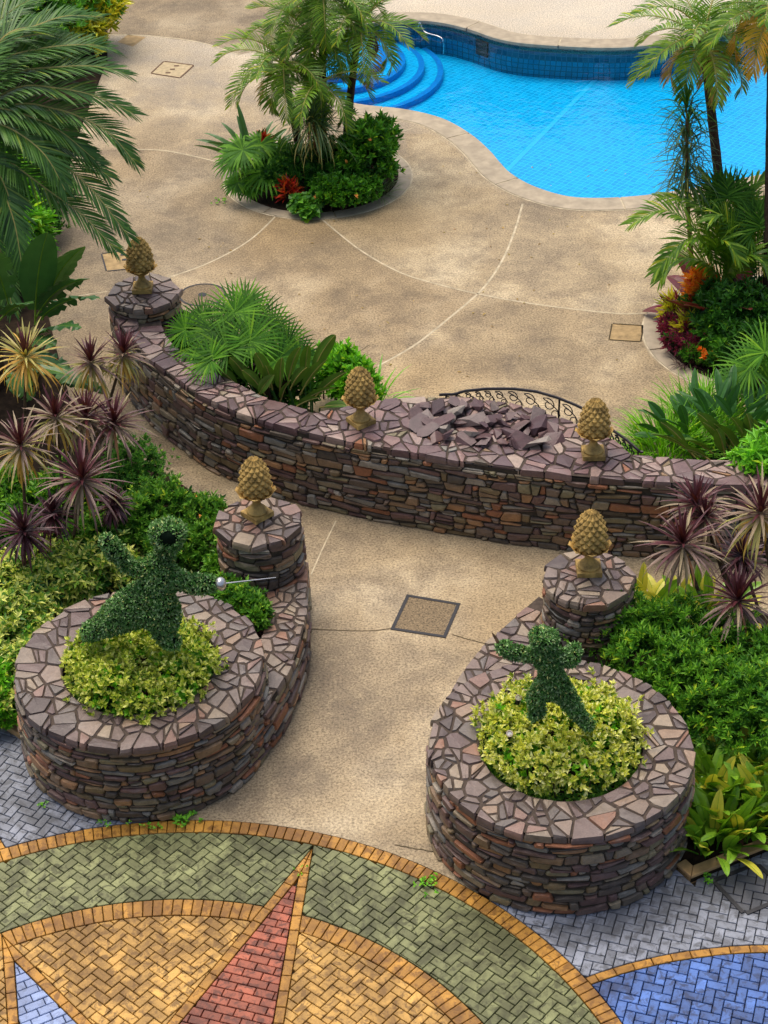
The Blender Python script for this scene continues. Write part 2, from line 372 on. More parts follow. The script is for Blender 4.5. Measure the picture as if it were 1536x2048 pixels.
for k, (r_, z) in enumerate(((2.45, -.6), (2.05, -.48), (1.65, -.36), (1.25, -.24))):
    for nm, r0, r1, zz, mt in (('step_tread', 0, r_ - .12, z, 'floor_tile'), ('step_nosing', r_ - .12, r_, z + .004, 'nosing')):
        pts = []
        mb = MB(); N = 72
        for i in range(N):
            a0, a1 = 2 * math.pi * i / N, 2 * math.pi * (i + 1) / N
            am = (a0 + a1) / 2
            if not inpool(sc_.x + r1 * 1.0 * math.cos(am), sc_.y + r1 * math.sin(am)): continue
            q = [(r0, a0), (r1, a0), (r1, a1), (r0, a1)] if r0 > 0 else [(.02, a0), (r1, a0), (r1, a1), (.02, a1)]
            vs = [(sc_.x + rr * math.cos(aa), sc_.y + rr * math.sin(aa), zz) for rr, aa in q]
            mb.add(vs, [(0, 1, 2, 3)])
            mb.add([vs[1], vs[2], (vs[2][0], vs[2][1], FZ), (vs[1][0], vs[1][1], FZ)], [(0, 3, 2, 1)])
        if mb.v:
            o_ = mb.build(nm, M[mt], basin if nm == 'step_tread' else tread)
            if nm == 'step_tread': tread = o_
for k_, (pts, w) in enumerate(((((1190, 160), (1010, 345)), .10),)):
    a, b = G(*pts[0], FZ + .006 + .004 * k_), G(*pts[1], FZ + .006 + .004 * k_); d = (b - a).normalized(); s_ = Vector((-d.y, d.x, 0)) * w / 2
    mb = MB(); mb.add([a - s_, b - s_, b + s_, a + s_], [(0, 1, 2, 3)]); mb.build('tile_line', M['tile_line'], basin)
mb = MB(); a, b = G(952, 82, -.1), G(985, 86, -.1)
fw = min(range(n), key=lambda i: abs(PX((pool[i][0], pool[i][1], 0))[0] - 968) + abs(PX((pool[i][0], pool[i][1], 0))[1] - 68))
tdir = Vector((pool[(fw + 1) % n][0] - pool[fw - 1][0], pool[(fw + 1) % n][1] - pool[fw - 1][1], 0)).normalized()
box(mb, (pool[fw][0] - tdir.y * -.0, pool[fw][1] - .02, -.32), (.17, .03, .16), tdir); mb.build('skimmer_grille', M['rubber'], basin)
# water
t = NT('water'); gl = t.new('ShaderNodeBsdfGlossy'); gl.inputs['Roughness'].default_value = .03
tr = t.new('ShaderNodeBsdfTransparent'); tr.inputs[0].default_value = (.72, .93, .99, 1)
fr = t.new('ShaderNodeFresnel'); fr.inputs['IOR'].default_value = 1.33
nz = t.noise(2.2, 3, .5, t.pos(), .5); nz2 = t.noise(9, 2, .5, t.pos())
bp = t.new('ShaderNodeBump'); bp.inputs['Strength'].default_value = .3; bp.inputs['Distance'].default_value = .03
t.ln(t.math('ADD', nz, t.math('MULTIPLY', nz2, .25)), bp.inputs['Height']); t.ln(bp.outputs[0], gl.inputs['Normal']); t.ln(bp.outputs[0], fr.inputs['Normal'])
mx = t.new('ShaderNodeMixShader'); t.ln(fr.outputs[0], mx.inputs[0]); t.ln(tr.outputs[0], mx.inputs[1]); t.ln(gl.outputs[0], mx.inputs[2]); t.ln(mx.outputs[0], t.out.inputs[0])
M['water'] = t.mat
mb = MB(); slab(mb, [pool], -.09); tag(mb.build('pool_water', M['water']), 'clear bright cyan pool water with faint ripples', kind='structure')
# coping, slab by slab
cop = bpy.data.objects.new('pool_coping', None); COL.objects.link(cop); tag(cop, 'grey tan concrete coping slabs round the pool edge', kind='structure')
out_ = offs(pool, .46); L = 0; seg = []; cur = [0]
for i in range(n):
    a, b = pool[i], pool[(i + 1) % n]; L += math.hypot(b[0] - a[0], b[1] - a[1]); cur.append(i + 1)
    if L > 2.1 or i == n - 1: seg.append(cur); cur = [i + 1]; L = 0
for s_ in seg:
    mb = MB(); k = len(s_); vs = []
    idx = [i % n for i in s_]
    ins = [Vector((pool[i][0], pool[i][1], 0)) for i in idx]; ous = [Vector((out_[i][0], out_[i][1], 0)) for i in idx]
    for lst in (ins, ous):
        d0 = (lst[1] - lst[0]).normalized() * .018; d1 = (lst[-1] - lst[-2]).normalized() * .018; lst[0] = lst[0] + d0; lst[-1] = lst[-1] - d1
    rows = []
    for j in range(k):
        i_, o_ = ins[j], ous[j]; e = (i_ - o_).normalized()
        rows.append([o_ + Vector((0, 0, -.02)), o_ + Vector((0, 0, .012)), o_ + e * .02 + Vector((0, 0, .02)), i_ + e * .0 + Vector((0, 0, .02)), i_ + e * .03 + Vector((0, 0, .008)), i_ + e * .035 + Vector((0, 0, -.05)), i_ + Vector((0, 0, -.055))])
    vs = [p for r_ in rows for p in r_]; fs = []
    for j in range(k - 1):
        for q in range(6): fs.append((j * 7 + q, (j + 1) * 7 + q, (j + 1) * 7 + q + 1, j * 7 + q + 1))
    fs.append(tuple(range(7))); fs.append(tuple((k - 1) * 7 + q for q in range(7))[::-1])
    mb.add(vs, fs); mb.build('coping_slab', M['coping'], cop)
mb = MB(); jn = len(out_)
for a_, z_ in ((out_, .003),):
    o2 = offs(pool, .49); vs = [(p[0], p[1], .004) for p in a_] + [(p[0], p[1], .004) for p in o2]
    mb.add(vs, [(i, (i + 1) % jn, jn + (i + 1) % jn, jn + i)[::-1] for i in range(jn)])
mb.build('joint_strip', M['joint'], deck)
mb = MB(); vs = [(p[0], p[1], .014) for p in offs(pool, .01)] + [(p[0], p[1], .011) for p in offs(pool, .45)]
mb.add(vs, [(i, (i + 1) % jn, jn + (i + 1) % jn, jn + i)[::-1] for i in range(jn)]); mb.build('coping_bed', M['joint'], cop)
# bays of the deck, poured at different times
ja = crom([G(*p) for p in ((1045, 408), (1030, 460), (1005, 520), (965, 578), (900, 635), (830, 690), (755, 733))], 6); jb = crom([G(*p) for p in ((645, 440), (720, 500), (800, 545), (880, 570), (965, 590), (1060, 607), (1160, 620), (1250, 628), (1318, 624))], 6); jc = crom([G(*p) for p in ((562, 422), (500, 480), (420, 525), (330, 558))], 6)
gx = lambda *q: [G(*p) for p in q]
ka = min(range(len(ja)), key=lambda i: min((ja[i] - p).length for p in jb)); kb_ = min(range(len(jb)), key=lambda i: (jb[i] - ja[ka]).length)
def bay(P, mat):
    q = tidy([(p.x, p.y) for p in P], .02); q = q if area(q) > 0 else q[::-1]; mb = MB(); slab(mb, [q], .002); mb.build('concrete_bay', M[mat], deck)
bay(jb[:kb_ + 1] + ja[:ka][::-1] + gx((995, 386), (945, 335), (911, 297), (857, 268), (810, 268), (825, 345), (800, 392), (740, 427)), 'bay_mid')
bay(ja[:ka + 1] + jb[kb_ + 1:] + gx((1330, 590), (1420, 560), (1536, 520), (1620, 470), (1536, 396), (1400, 418), (1241, 428), (1107, 424)), 'bay_light')
bay(jb[:kb_ + 1][::-1] + gx((600, 436)) + jc + gx((318, 600), (330, 640), (480, 740), (640, 800), (700, 770)) + ja[ka:][::-1], 'bay_brown')
bay(ja[ka:] + gx((700, 790), (900, 790), (1100, 822), (1290, 905), (1600, 900), (1600, 830), (1470, 796), (1370, 762), (1297, 710), (1283, 680), (1290, 650)) + jb[kb_:][::-1], 'bay_warm')
bay(gx((275, 299), (340, 303), (440, 326), (470, 350), (455, 375), (480, 408), (540, 430)) + jc + gx((220, 600), (215, 640), (300, 800), (420, 930), (330, 935), (215, 880), (140, 800), (110, 690), (80, 560), (105, 430), (200, 300)), 'bay_grey')
bay(gx((215, 70), (300, 72), (400, 85), (478, 110), (560, 90), (640, 40), (660, -40), (215, -40)), 'bay_grey')
# joints in the deck
def strip(pts, w, mat, name='joint_strip', z=.004, parent=deck, jag=0):
    P = crom([G(*p) for p in pts], 8); mb = MB(); vs = []
    for i, p in enumerate(P):
        t_ = (P[min(i + 1, len(P) - 1)] - P[max(i - 1, 0)]).normalized(); s_ = Vector((-t_.y, t_.x, 0)); j = random.uniform(-jag, jag)
        vs += [(p.x - s_.x * w / 2 + s_.x * j, p.y - s_.y * w / 2 + s_.y * j, z), (p.x + s_.x * w / 2 + s_.x * j, p.y + s_.y * w / 2 + s_.y * j, z)]
    mb.add(vs, [(2 * i, 2 * i + 1, 2 * i + 3, 2 * i + 2)[::-1] for i in range(len(P) - 1)]); mb.build(name, M[mat], parent)
for pts, w in ((((1045, 408), (1030, 460), (1005, 520), (965, 578), (900, 635), (830, 690), (755, 733)), .035),
               (((645, 440), (720, 500), (800, 545), (880, 570), (965, 590), (1060, 607), (1160, 620), (1250, 628), (1318, 624)), .03),
               (((562, 422), (500, 480), (420, 525), (330, 558)), .03), (((215, 70), (300, 72), (400, 85), (478, 110)), .045),
               (((275, 299), (340, 303), (440, 326), (480, 345)), .028), (((1412, 782), (1432, 824)), .03),
               (((672, 1042), (645, 1098), (622, 1150)), .018), (((828, 256), (800, 264), (770, 270)), .02),
               (((1100, 330), (1101, 331)), .01), (((60, 622), (130, 598), (215, 583)), .02)):
    strip(pts, w, 'joint')
for pts in (((610, 1258), (680, 1261), (745, 1262), (785, 1256)), ((905, 1270), (960, 1285), (1010, 1290)), ((790, 1690), (830, 1698), (872, 1704)), ((690, 720), (740, 690))):
    strip(pts, .012, 'crack', 'crack_line', .004, deck, .006)
# ------------------------------------------------------------------ paving
BW = .1
def brickmesh(name, poly, mat, h=.05):
    """poly counter-clockwise about its own origin; small chamfer on top"""
    n = len(poly); q = inset(poly, .005)
    if len(q) != n: 
        c = cen(poly); q = [(c[0] + (a - c[0]) * .93, c[1] + (b - c[1]) * .93) for a, b in poly]
    vs = [(a, b, -h) for a, b in poly] + [(a, b, -.006) for a, b in poly] + [(a, b, 0) for a, b in q]
    fs = []
    for r_ in (0, 1):
        for i in range(n): fs.append((r_ * n + i, r_ * n + (i + 1) % n, (r_ + 1) * n + (i + 1) % n, (r_ + 1) * n + i))
    fs.append(tuple(2 * n + i for i in range(n)))
    return mkmesh(name, vs, fs, [mat])
gap = .0042
FULL = {}
def paving(name, label):
    o = bpy.data.objects.new(name, None); COL.objects.link(o); return tag(o, label, kind='structure')
def lay(parent, quad, cons, mat, zj=.003, special=None):
    """one brick: a rectangle in plan clipped to the field it belongs to"""
    poly = quad; c = cen(poly); cut = False
    for f in cons:
        p, nn = f(c); q = clip(poly, p, nn)
        if len(q) < 3: return
        if len(q) != len(poly) or any(math.hypot(a[0] - b[0], a[1] - b[1]) > 1e-6 for a, b in zip(q, poly)):
            cut = True
            poly = q; cc = cen(poly); p, nn = f(cc); poly = clip(poly, p, nn)
            if len(poly) < 3: return
    if area(poly) < .0011: return
    poly = tidy(inset(poly, gap), .004)
    if len(poly) < 3 or area(poly) < .0007: return
    c = cen(poly)
    x, y = PX((c[0], c[1], 0))
    if not (-170 < x < 1700 and y < 2190): return
    z = random.uniform(-zj, zj)
    par, mt = parent, mat
    if special:
        sp_ = special(c)
        if sp_: par, mt = sp_
    if not cut:
        a = math.atan2(quad[1][1] - quad[0][1], quad[1][0] - quad[0][0])
        if mt not in FULL:
            hx, hy = BW - gap, BW / 2 - gap; FULL[mt] = brickmesh('paver', [(-hx, -hy), (hx, -hy), (hx, hy), (-hx, hy)], M[mt])
        o = put('paver', FULL[mt], par, (c[0], c[1], z), (0, 0, a))
    else:
        o = put('paver', brickmesh('paver_cut', [(p[0] - c[0], p[1] - c[1]) for p in poly], M[mt]), par, (c[0], c[1], z))
    if par.type == 'EMPTY' and par.location.length > 0: o.location -= par.location
def herring(parent, o, ang, cons, mat, bbox, special=None):
    a = (math.cos(ang), math.sin(ang)); b = (-a[1], a[0]); w = BW
    x0, y0, x1, y1 = bbox
    for m_ in range(-60, 61):
        for k in range(-120, 121):
            u, v = (2 * m_ + k) * w, (2 * m_ - k) * w
            px, py = o[0] + a[0] * u + b[0] * v, o[1] + a[1] * u + b[1] * v
            if not (x0 < px < x1 and y0 < py < y1): continue
            P = lambda s_, t_: (px + (a[0] * s_ + b[0] * t_) * w, py + (a[1] * s_ + b[1] * t_) * w)
            lay(parent, [P(0, 0), P(2, 0), P(2, 1), P(0, 1)], cons, mat, special=special)
            lay(parent, [P(3, 0), P(3, 2), P(2, 2), P(2, 0)], cons, mat, special=special)
def courses(parent, o, ang, cons, mat, bbox, rng):
    a = (math.cos(ang), math.sin(ang)); b = (-a[1], a[0])
    for j in range(-rng, rng):
        off = (0, .1)[j % 2]
        for i in range(-12, 12):
            for half in ((0, 1),) :
                u, v = i * .2 + off, j * .1
                P = lambda s_, t_: (o[0] + a[0] * s_ + b[0] * t_, o[1] + a[1] * s_ + b[1] * t_)
                lay(parent, [P(u, v), P(u + .2, v), P(u + .2, v + .1), P(u, v + .1)], cons, mat)
def ring(parent, c, r0, r1, a0, a1, w, mat, cons=()):
    rm = (r0 + r1) / 2; k = int(abs(a1 - a0) * rm / w)
    for i in range(k):
        t0, t1 = a0 + (a1 - a0) * i / k, a0 + (a1 - a0) * (i + 1) / k
        q = [(c[0] + r_ * math.cos(t_), c[1] + r_ * math.sin(t_)) for r_, t_ in ((r0, t0), (r1, t0), (r1, t1), (r0, t1))]
        if area(q) < 0: q = q[::-1]
        lay(parent, q, list(cons) + [ln(q[0], q[1]) if False else (lambda p, q=q: (q[0], (0, 0)))], mat) if False else lay2(parent, q, cons, mat)
def lay2(parent, q, cons, mat):
    for f in cons:
        p, nn = f(cen(q)); q = clip(q, p, nn)
        if len(q) < 3: return
    if area(q) < .0012: return
    q = tidy(inset(q, gap), .004)
    if len(q) < 3: return
    c = cen(q); x, y = PX((c[0], c[1], 0))
    if not (-170 < x < 1700 and y < 2190): return
    put('paver', brickmesh('paver_cut', [(p[0] - c[0], p[1] - c[1]) for p in q], M[mat]), parent, (c[0], c[1], random.uniform(-.002, .003)))
def band(parent, a, d, side, L, w, mat, cons=()):
    """stretcher bricks along a line from a in direction d; the band lies on the given side"""
    n_ = (-d[1] * side, d[0] * side); k = int(L / .2)
    for i in range(k):
        P = lambda s_, t_: (a[0] + d[0] * s_ + n_[0] * t_, a[1] + d[1] * s_ + n_[1] * t_)
        q = [P(i * .2, 0), P((i + 1) * .2, 0), P((i + 1) * .2, w), P(i * .2, w)]
        if area(q) < 0: q = q[::-1]
        lay2(parent, q, cons, mat)
mb = MB(); slab(mb, [[(-60, -5), (60, -5), (60, 16.2), (-60, 16.2)]], -.045); tag(mb.build('paving_bed', M['sand']), kind='structure')
uni = lambda a: (math.cos(a), math.sin(a))
T1 = (CC[0] + 4.755 * math.cos(AX), CC[1] + 4.755 * math.sin(AX)); back = AX + math.pi
HA = R(12.3); d1l, d1r = uni(back - HA), uni(back + HA)     # left edge, right edge of the long point as seen from its tip
T2 = (CC[0] + 3.775 * math.cos(AX + math.pi / 4), CC[1] + 3.775 * math.sin(AX + math.pi / 4)); back2 = back + math.pi / 4
HB = R(15.2); d2l, d2r = uni(back2 - HB), uni(back2 + HB)
def pt(a, d, s_=1): return (a[0] + d[0] * s_, a[1] + d[1] * s_)
L1o, R1o = ln(T1, pt(T1, d1l), -1), ln(T1, pt(T1, d1r), 1)          # outside of the long point, left and right
L1i, R1i = ln(T1, pt(T1, d1l), 1), ln(T1, pt(T1, d1r), -1)          # inside
L2o, R2o = ln(T2, pt(T2, d2l), -1), ln(T2, pt(T2, d2r), 1)
L2i, R2i = ln(T2, pt(T2, d2l), 1), ln(T2, pt(T2, d2r), -1)
gth = .07293 - math.pi / 4
g1 = paving('green_paving', 'mossy green herringbone pavers left of the red star point')
herring(g1, (-2.868, 14.096), gth, [c_in(CC, 4.775), c_out(CC, 3.80), L1o], 'green', (-6, 11.5, .5, 15))
g2 = paving('green_paving', 'mossy green herringbone pavers right of the red star point')
herring(g2, (-.278, 13.417), gth, [c_in(CC, 4.775), c_out(CC, 3.80), R1o], 'green', (-1.6, 11.0, 3, 15))
y1 = paving('yellow_paving', 'golden yellow herringbone pavers left of the red star point')
herring(y1, (-2.80, 13.03), gth, [c_in(CC, 3.57), L1o, R2o], 'yellow', (-5, 11.2, .5, 14))
y2 = paving('yellow_paving', 'golden yellow herringbone pavers right of the red star point')
herring(y2, (-.95, 12.9), gth, [c_in(CC, 3.57), R1o], 'yellow', (-2, 11.2, 2, 14))
y3 = paving('yellow_paving', 'sliver of yellow pavers left of the pale blue star point')
herring(y3, (-4.5, 12.2), gth, [c_in(CC, 3.57), L2o], 'yellow', (-6, 11.2, -3, 13.5))
b_ = paving('border_paving', 'ochre soldier course edging the whole compass circle')
ring(b_, CC, 4.778, 4.965, R(18), R(128), .1, 'ochre')
b2 = paving('border_paving', 'ochre soldier course between the green and yellow fields')
ring(b2, CC, 3.573, 3.797, R(22), AX - .001, .1, 'ochre', [R1o]); ring(b2, CC, 3.573, 3.797, AX + .001, AX + math.pi / 4 + .0, .1, 'ochre', [L1o, R2o]); ring(b2, CC, 3.573, 3.797, AX + math.pi / 4, R(135), .1, 'ochre', [L2o])
bs = paving('border_paving', 'ochre stretcher bricks outlining the red star point')
axl = ln(CC, T1, 1); axr = ln(CC, T1, -1)
band(bs, T1, d1l, 1, 4.2, .103, 'ochre', [axl]); band(bs, T1, d1r, -1, 4.2, .103, 'ochre', [axr])
bt = paving('border_paving', 'ochre stretcher bricks outlining the pale blue star point')
ax2l = ln(CC, T2, 1); ax2r = ln(CC, T2, -1)
band(bt, T2, d2l, 1, 3, .103, 'ochre', [ax2l]); band(bt, T2, d2r, -1, 3, .103, 'ochre', [ax2r])
rd = paving('red_paving', 'brick red pavers filling the long star point')
courses(rd, T1, AX - math.pi / 2, [shift(L1i, .106), shift(R1i, .106)], 'red', None, 34)
pb = paving('pale_blue_paving', 'pale blue pavers filling the short star point at the left')
courses(pb, T2, AX - math.pi / 4, [shift(L2i, .106), shift(R2i, .106)], 'paleblue', None, 26)
# grey and blue fields outside the circle
BC, BR = (3.66, 8.33), 4.54; BC2 = mirror(BC)
ga = R(-18.3); go = G(1200 + 438 / 4.571, 1700 + 570 / 4.571, 0); gb = (-math.sin(ga), math.cos(ga)); go = (go.x - gb[0] * .1, go.y - gb[1] * .1)
cover_px = [(1426, 1762), (1514, 1728), (1582, 1790), (1489, 1829)]; cq = [G(*p) for p in cover_px]
cov = thing('inset_cover', sum(cq, Vector()) / 4, 'black framed access cover inset with dark grey pavers at lower right', 'access cover')
def in_cover(c):
    for i in range(4):
        a, b = cq[i], cq[(i + 1) % 4]
        if (b.x - a.x) * (c[1] - a.y) - (b.y - a.y) * (c[0] - a.x) > 0: return None
    return cov, 'greydark'
kp = [G(1352, 1737), G(1381, 1763), G(1536, 1701), G(1700, 1636)]
gr = paving('grey_paving', 'blue grey herringbone pavers in front of the right planter')
kerb_1 = ln((kp[1].x, kp[1].y), (kp[3].x, kp[3].y), -1); kerb_0 = ln((kp[0].x, kp[0].y), (kp[1].x, kp[1].y), -1)
kerb_r = lambda p: kerb_1(p) if p[0] > kp[1].x else kerb_0(p)
herring(gr, go, ga, [c_out(CC, 4.968), c_out(BC, BR), lambda p: c_out(PR, 1.33)(p), kerb_r, ln((1.0, 12), (1.0, 20), -1)], 'grey', (.2, 12, 5.6, 16), in_cover)
bl = paving('blue_paving', 'cobalt blue herringbone pavers at the lower right corner')
herring(bl, (go[0] + .03, go[1] - .02), ga, [c_out(CC, 4.968), c_in(BC, BR - .105)], 'blue', (1, 11, 5.6, 13.5))
bb = paving('border_paving', 'ochre stretcher arc between the grey and blue fields at right')
ring(bb, BC, BR - .102, BR - .002, R(135), R(60), .2, 'ochre', [c_out(CC, 4.968)])
ga2 = 2 * AX - ga - math.pi / 2
gl_ = paving('grey_paving', 'blue grey herringbone pavers beside the left planter')
herring(gl_, (-4.2, 15.2), R(-27), [c_out(CC, 4.968), c_out(BC2, BR), c_out(PL, 1.33), ln(tuple(G(70, 1496))[:2], tuple(G(-160, 1352))[:2], 1), ln((-2.4, 12), (-2.4, 20), 1)], 'grey', (-6.6, 13, -1.8, 17.6))
bl2 = paving('blue_paving', 'small corner of cobalt blue pavers at the left edge')
herring(bl2, (-5.1, 14.2), R(-27), [c_out(CC, 4.968), c_in(BC2, BR - .105)], 'blue', (-7, 12, -3.5, 15.5))
bb2 = paving('border_paving', 'ochre stretcher arc between the grey and blue fields at left')
ring(bb2, BC2, BR - .102, BR - .002, 2 * AX - R(135), 2 * AX - R(60), .2, 'ochre', [c_out(CC, 4.968)])
# frame of the inset cover
for i in range(4):
    mb = MB(); a, b = cq[i], cq[(i + 1) % 4]; d = (b - a).normalized(); box(mb, (a + b) / 2 + Vector((0, 0, .001)), ((b - a).length / 2 - .024, .022, .010), d)
    mb.build('frame_bar', M['rubber'], cov, cov.location)
# ------------------------------------------------------------------ masonry
def poisson(inside, bbox, rmin, rmax, tries, ax=1.0):
    """seeds with uneven spacing; ax stretches the cells along the first axis"""
    pts = []; rr = []; x0, y0, x1, y1 = bbox; g = {}; cs = rmax
    for _ in range(tries):
        x, y = random.uniform(x0, x1), random.uniform(y0, y1)
        if not inside(x, y): continue
        r_ = rmin + (rmax - rmin) * random.random() ** 1.6; u = x / ax; ok = True; i, j = int(u // cs), int(y // cs)
        for a in (-1, 0, 1):
            for b in (-1, 0, 1):
                for k in g.get((i + a, j + b), ()):
                    if math.hypot(pts[k][0] / ax - u, pts[k][1] - y) < (r_ + rr[k]) / 2: ok = False; break
                if not ok: break
            if not ok: break
        if ok: g.setdefault((i, j), []).append(len(pts)); pts.append((x, y)); rr.append(r_)
    return pts
def cells(pts, gap_, ax=1.0, cons=None, rng=.6, k=18, split=0):
    """Voronoi cells shrunk by a mortar gap, clipped to local half planes"""
    P = np.array(pts); Q = P.copy(); Q[:, 0] /= ax; out = []
    for i in range(len(P)):
        d = ((Q - Q[i]) ** 2).sum(1); nb = np.argsort(d)[1:k + 1]; x, y = Q[i]
        poly = [(x - rng / ax, y - rng), (x + rng / ax, y - rng), (x + rng / ax, y + rng), (x - rng / ax, y + rng)]
        for j in nb:
            dx, dy = Q[j][0] - x, Q[j][1] - y; l = math.hypot(dx, dy)
            poly = clip(poly, ((x + Q[j][0]) / 2, (y + Q[j][1]) / 2), (-dx / l, -dy / l))
            if len(poly) < 3: break
        if len(poly) < 3: out.append(None); continue
        poly = [(a * ax, b) for a, b in poly]
        for f in (cons or ()):
            if len(poly) < 3: break
            c = cen(poly); p, nn = f(c); poly = clip(poly, p, nn)
        if len(poly) < 3 or area(poly) < .0007: out.append(None); continue
        poly = tidy(poly, .012); parts_ = [poly]
        if split:
            for _ in range(2):
                nx = []
                for p_ in parts_:
                    if len(p_) > 2 and area(p_) > .022 and random.random() < split:
                        c = cen(p_); th = random.uniform(0, math.pi); nn = (math.cos(th), math.sin(th)); o_ = (c[0] + random.uniform(-.03, .03), c[1] + random.uniform(-.03, .03)); nx += [clip(p_, o_, nn), clip(p_, o_, (-nn[0], -nn[1]))]
                    else: nx.append(p_)
                parts_ = nx
        for poly in parts_: out.append(chip(poly, gap_, split))
    return out
def chip(poly, gap_, split):
    for _ in (0,):
        poly = tidy(poly, .012) if len(poly) > 2 else poly
        poly = inset(poly, gap_ * random.uniform(.6, 1.4)) if len(poly) > 2 else []
        if len(poly) < 3 or area(poly) < .0005: return None
        q = []                                             # knock the corners off, roughen the edge
        cut = .09 if split else .16
        for a_ in range(len(poly)):
            p0, p1, p2 = poly[a_ - 1], poly[a_], poly[(a_ + 1) % len(poly)]
            for r_, s_ in ((p0, cut), (p2, cut)):
                l = math.hypot(r_[0] - p1[0], r_[1] - p1[1]); s_ = min(s_, .016 / max(l, .001))
                q.append((p1[0] + (r_[0] - p1[0]) * s_ + random.uniform(-1, 1) * .004, p1[1] + (r_[1] - p1[1]) * s_ + random.uniform(-1, 1) * .004))
        return q if area(q) > .0004 else None
def ledge(L, top, hs=(.042, .105)):
    """thin ragged stones laid in wandering courses"""
    ys = [.004]
    while ys[-1] < top - .03:
        ys.append(ys[-1] + random.uniform(*hs))
    ys[-1] = top; out = []
    if ys[-1] - ys[-2] < .03 and len(ys) > 2: ys.pop(-2)
    ph = [[(random.uniform(4, 9), random.uniform(0, 6.3), random.uniform(.005, .016)), (random.uniform(12, 24), random.uniform(0, 6.3), random.uniform(.003, .008))] if 0 < i < len(ys) - 1 else [] for i in range(len(ys))]
    lvl = lambda i, u: ys[i] + sum(a_ * math.sin(k_ * u + p_) for k_, p_, a_ in ph[i])
    for i in range(len(ys) - 1):
        u = -random.uniform(0, .2); sl = 0
        while u < L:
            h_ = ys[i + 1] - ys[i]; w = random.choice((random.uniform(.07, .16), random.uniform(.14, .3), random.uniform(.2, .46))) * (1 if h_ > .06 else 1.15)
            s2 = random.uniform(-.03, .03); u1 = u + w
            bot = [(u + sl + (u1 + s2 - u - sl) * t_, lvl(i, u + w * t_) + (random.uniform(-.004, .004) if 0 < t_ < 1 else 0)) for t_ in (0, .35, .7, 1)]
            tp = [(u - sl + (u1 - s2 - u + sl) * t_, lvl(i + 1, u + w * t_) + (random.uniform(-.004, .004) if 0 < t_ < 1 else 0)) for t_ in (1, .65, .3, 0)]
            if h_ > .072 and random.random() < .34:
                f0, f1 = random.uniform(.3, .7), random.uniform(.3, .7); ml = (bot[0][0] * (1 - f0) + tp[-1][0] * f0, bot[0][1] * (1 - f0) + tp[-1][1] * f0); mr = (bot[-1][0] * (1 - f1) + tp[0][0] * f1, bot[-1][1] * (1 - f1) + tp[0][1] * f1)
                out += [bot + [mr, ml], [ml, mr] + tp]
            else: out.append(bot + tp)
            u = u1; sl = s2
    res = []
    for p in out:
        p = [(min(max(a, 0), L), b) for a, b in p]; p = tidy(p, .006)
        if len(p) < 3 or area(p) < .0008: continue
        p = inset(p, random.uniform(.003, .0075))
        if len(p) < 3 or area(p) < .0006: continue
        c_ = cen(p); k = len(p)
        q = []
        for j in range(k):
            a, b, d = p[j - 1], p[j], p[(j + 1) % k]
            v1 = (a[0] - b[0], a[1] - b[1]); v2 = (d[0] - b[0], d[1] - b[1]); l1, l2 = math.hypot(*v1), math.hypot(*v2)
            if l1 > .02 and l2 > .02 and (v1[0] * v2[0] + v1[1] * v2[1]) / (l1 * l2) > -.5:
                e = random.uniform(.006, .02); q += [(b[0] + v1[0] / l1 * min(e, l1 * .35), b[1] + v1[1] / l1 * min(e, l1 * .35)), (b[0] + v2[0] / l2 * min(e, l2 * .35), b[1] + v2[1] / l2 * min(e, l2 * .35))]
            else: q.append(b)
        res.append(q)
    return res
def stone_geo(poly, fmap, d0, d1, tilt=.006, bev=.012):
    """poly in surface coordinates, fmap(u, v, depth) -> world; a rough lump standing d1 proud"""
    n = len(poly); c = cen(poly); vs = []
    bev = min(bev, .22 * math.sqrt(area(poly)))
    tx, ty = random.uniform(-tilt, tilt) * 8, random.uniform(-tilt, tilt) * 8
    lift = lambda u, v: (u - c[0]) * tx + (v - c[1]) * ty
    vs += [fmap(u, v, d0) for u, v in poly]
    vs += [fmap(u, v, d1 * .55 + d0 * .45 + lift(u, v) * .5) for u, v in poly]
    for u, v in poly:
        l = math.hypot(u - c[0], v - c[1]) or 1; s_ = max(.35, 1 - bev * random.uniform(.7, 1.5) / l)
        vs.append(fmap(c[0] + (u - c[0]) * s_, c[1] + (v - c[1]) * s_, d1 + lift(u, v) + random.uniform(-.003, .003)))
    vs.append(fmap(c[0], c[1], d1 + random.uniform(0, .008)))
    fs = []
    for r_ in (0, 1):
        for i in range(n): fs.append((r_ * n + i, r_ * n + (i + 1) % n, (r_ + 1) * n + (i + 1) % n, (r_ + 1) * n + i))
    for i in range(n): fs.append((2 * n + i, 2 * n + (i + 1) % n, 3 * n))
    return vs, fs
def set_stones(parent, org, polys, fmap, d0, prot, mat, name, visible, farmat='stone_far', lim=295, bev=.012):
    """the pieces that show become parts; the hidden or surplus ones are joined"""
    items = []
    for p in polys:
        if not p: continue
        if area(p) < 0: p = p[::-1]
        c = cen(p); w = Vector(fmap(c[0], c[1], 0)); s_ = visible(c, w) * area(p); items.append((s_, p))
    items.sort(key=lambda x: -x[0]); rest = MB(); k = 0
    for s_, p in items:
        d1 = random.uniform(*prot); vs, fs = stone_geo(p, fmap, d0, d1, bev=bev)
        if s_ > 0 and k < lim:
            k += 1; c = sum((Vector(v) for v in vs), Vector()) / len(vs)
            me = mkmesh(name, [(v[0] - c.x, v[1] - c.y, v[2] - c.z) for v in vs], fs, [M[mat]]); put(name, me, parent, c - Vector(org))
        else: rest.add(vs, fs)
    if rest.v:
        o = rest.build(name + '_rest', M[farmat], parent, org); tag(o, kind='stuff')
def onscreen(w, mg=160):
    x, y = PX(w); return -mg < x < 1536 + mg and -mg < y < 2048 + mg
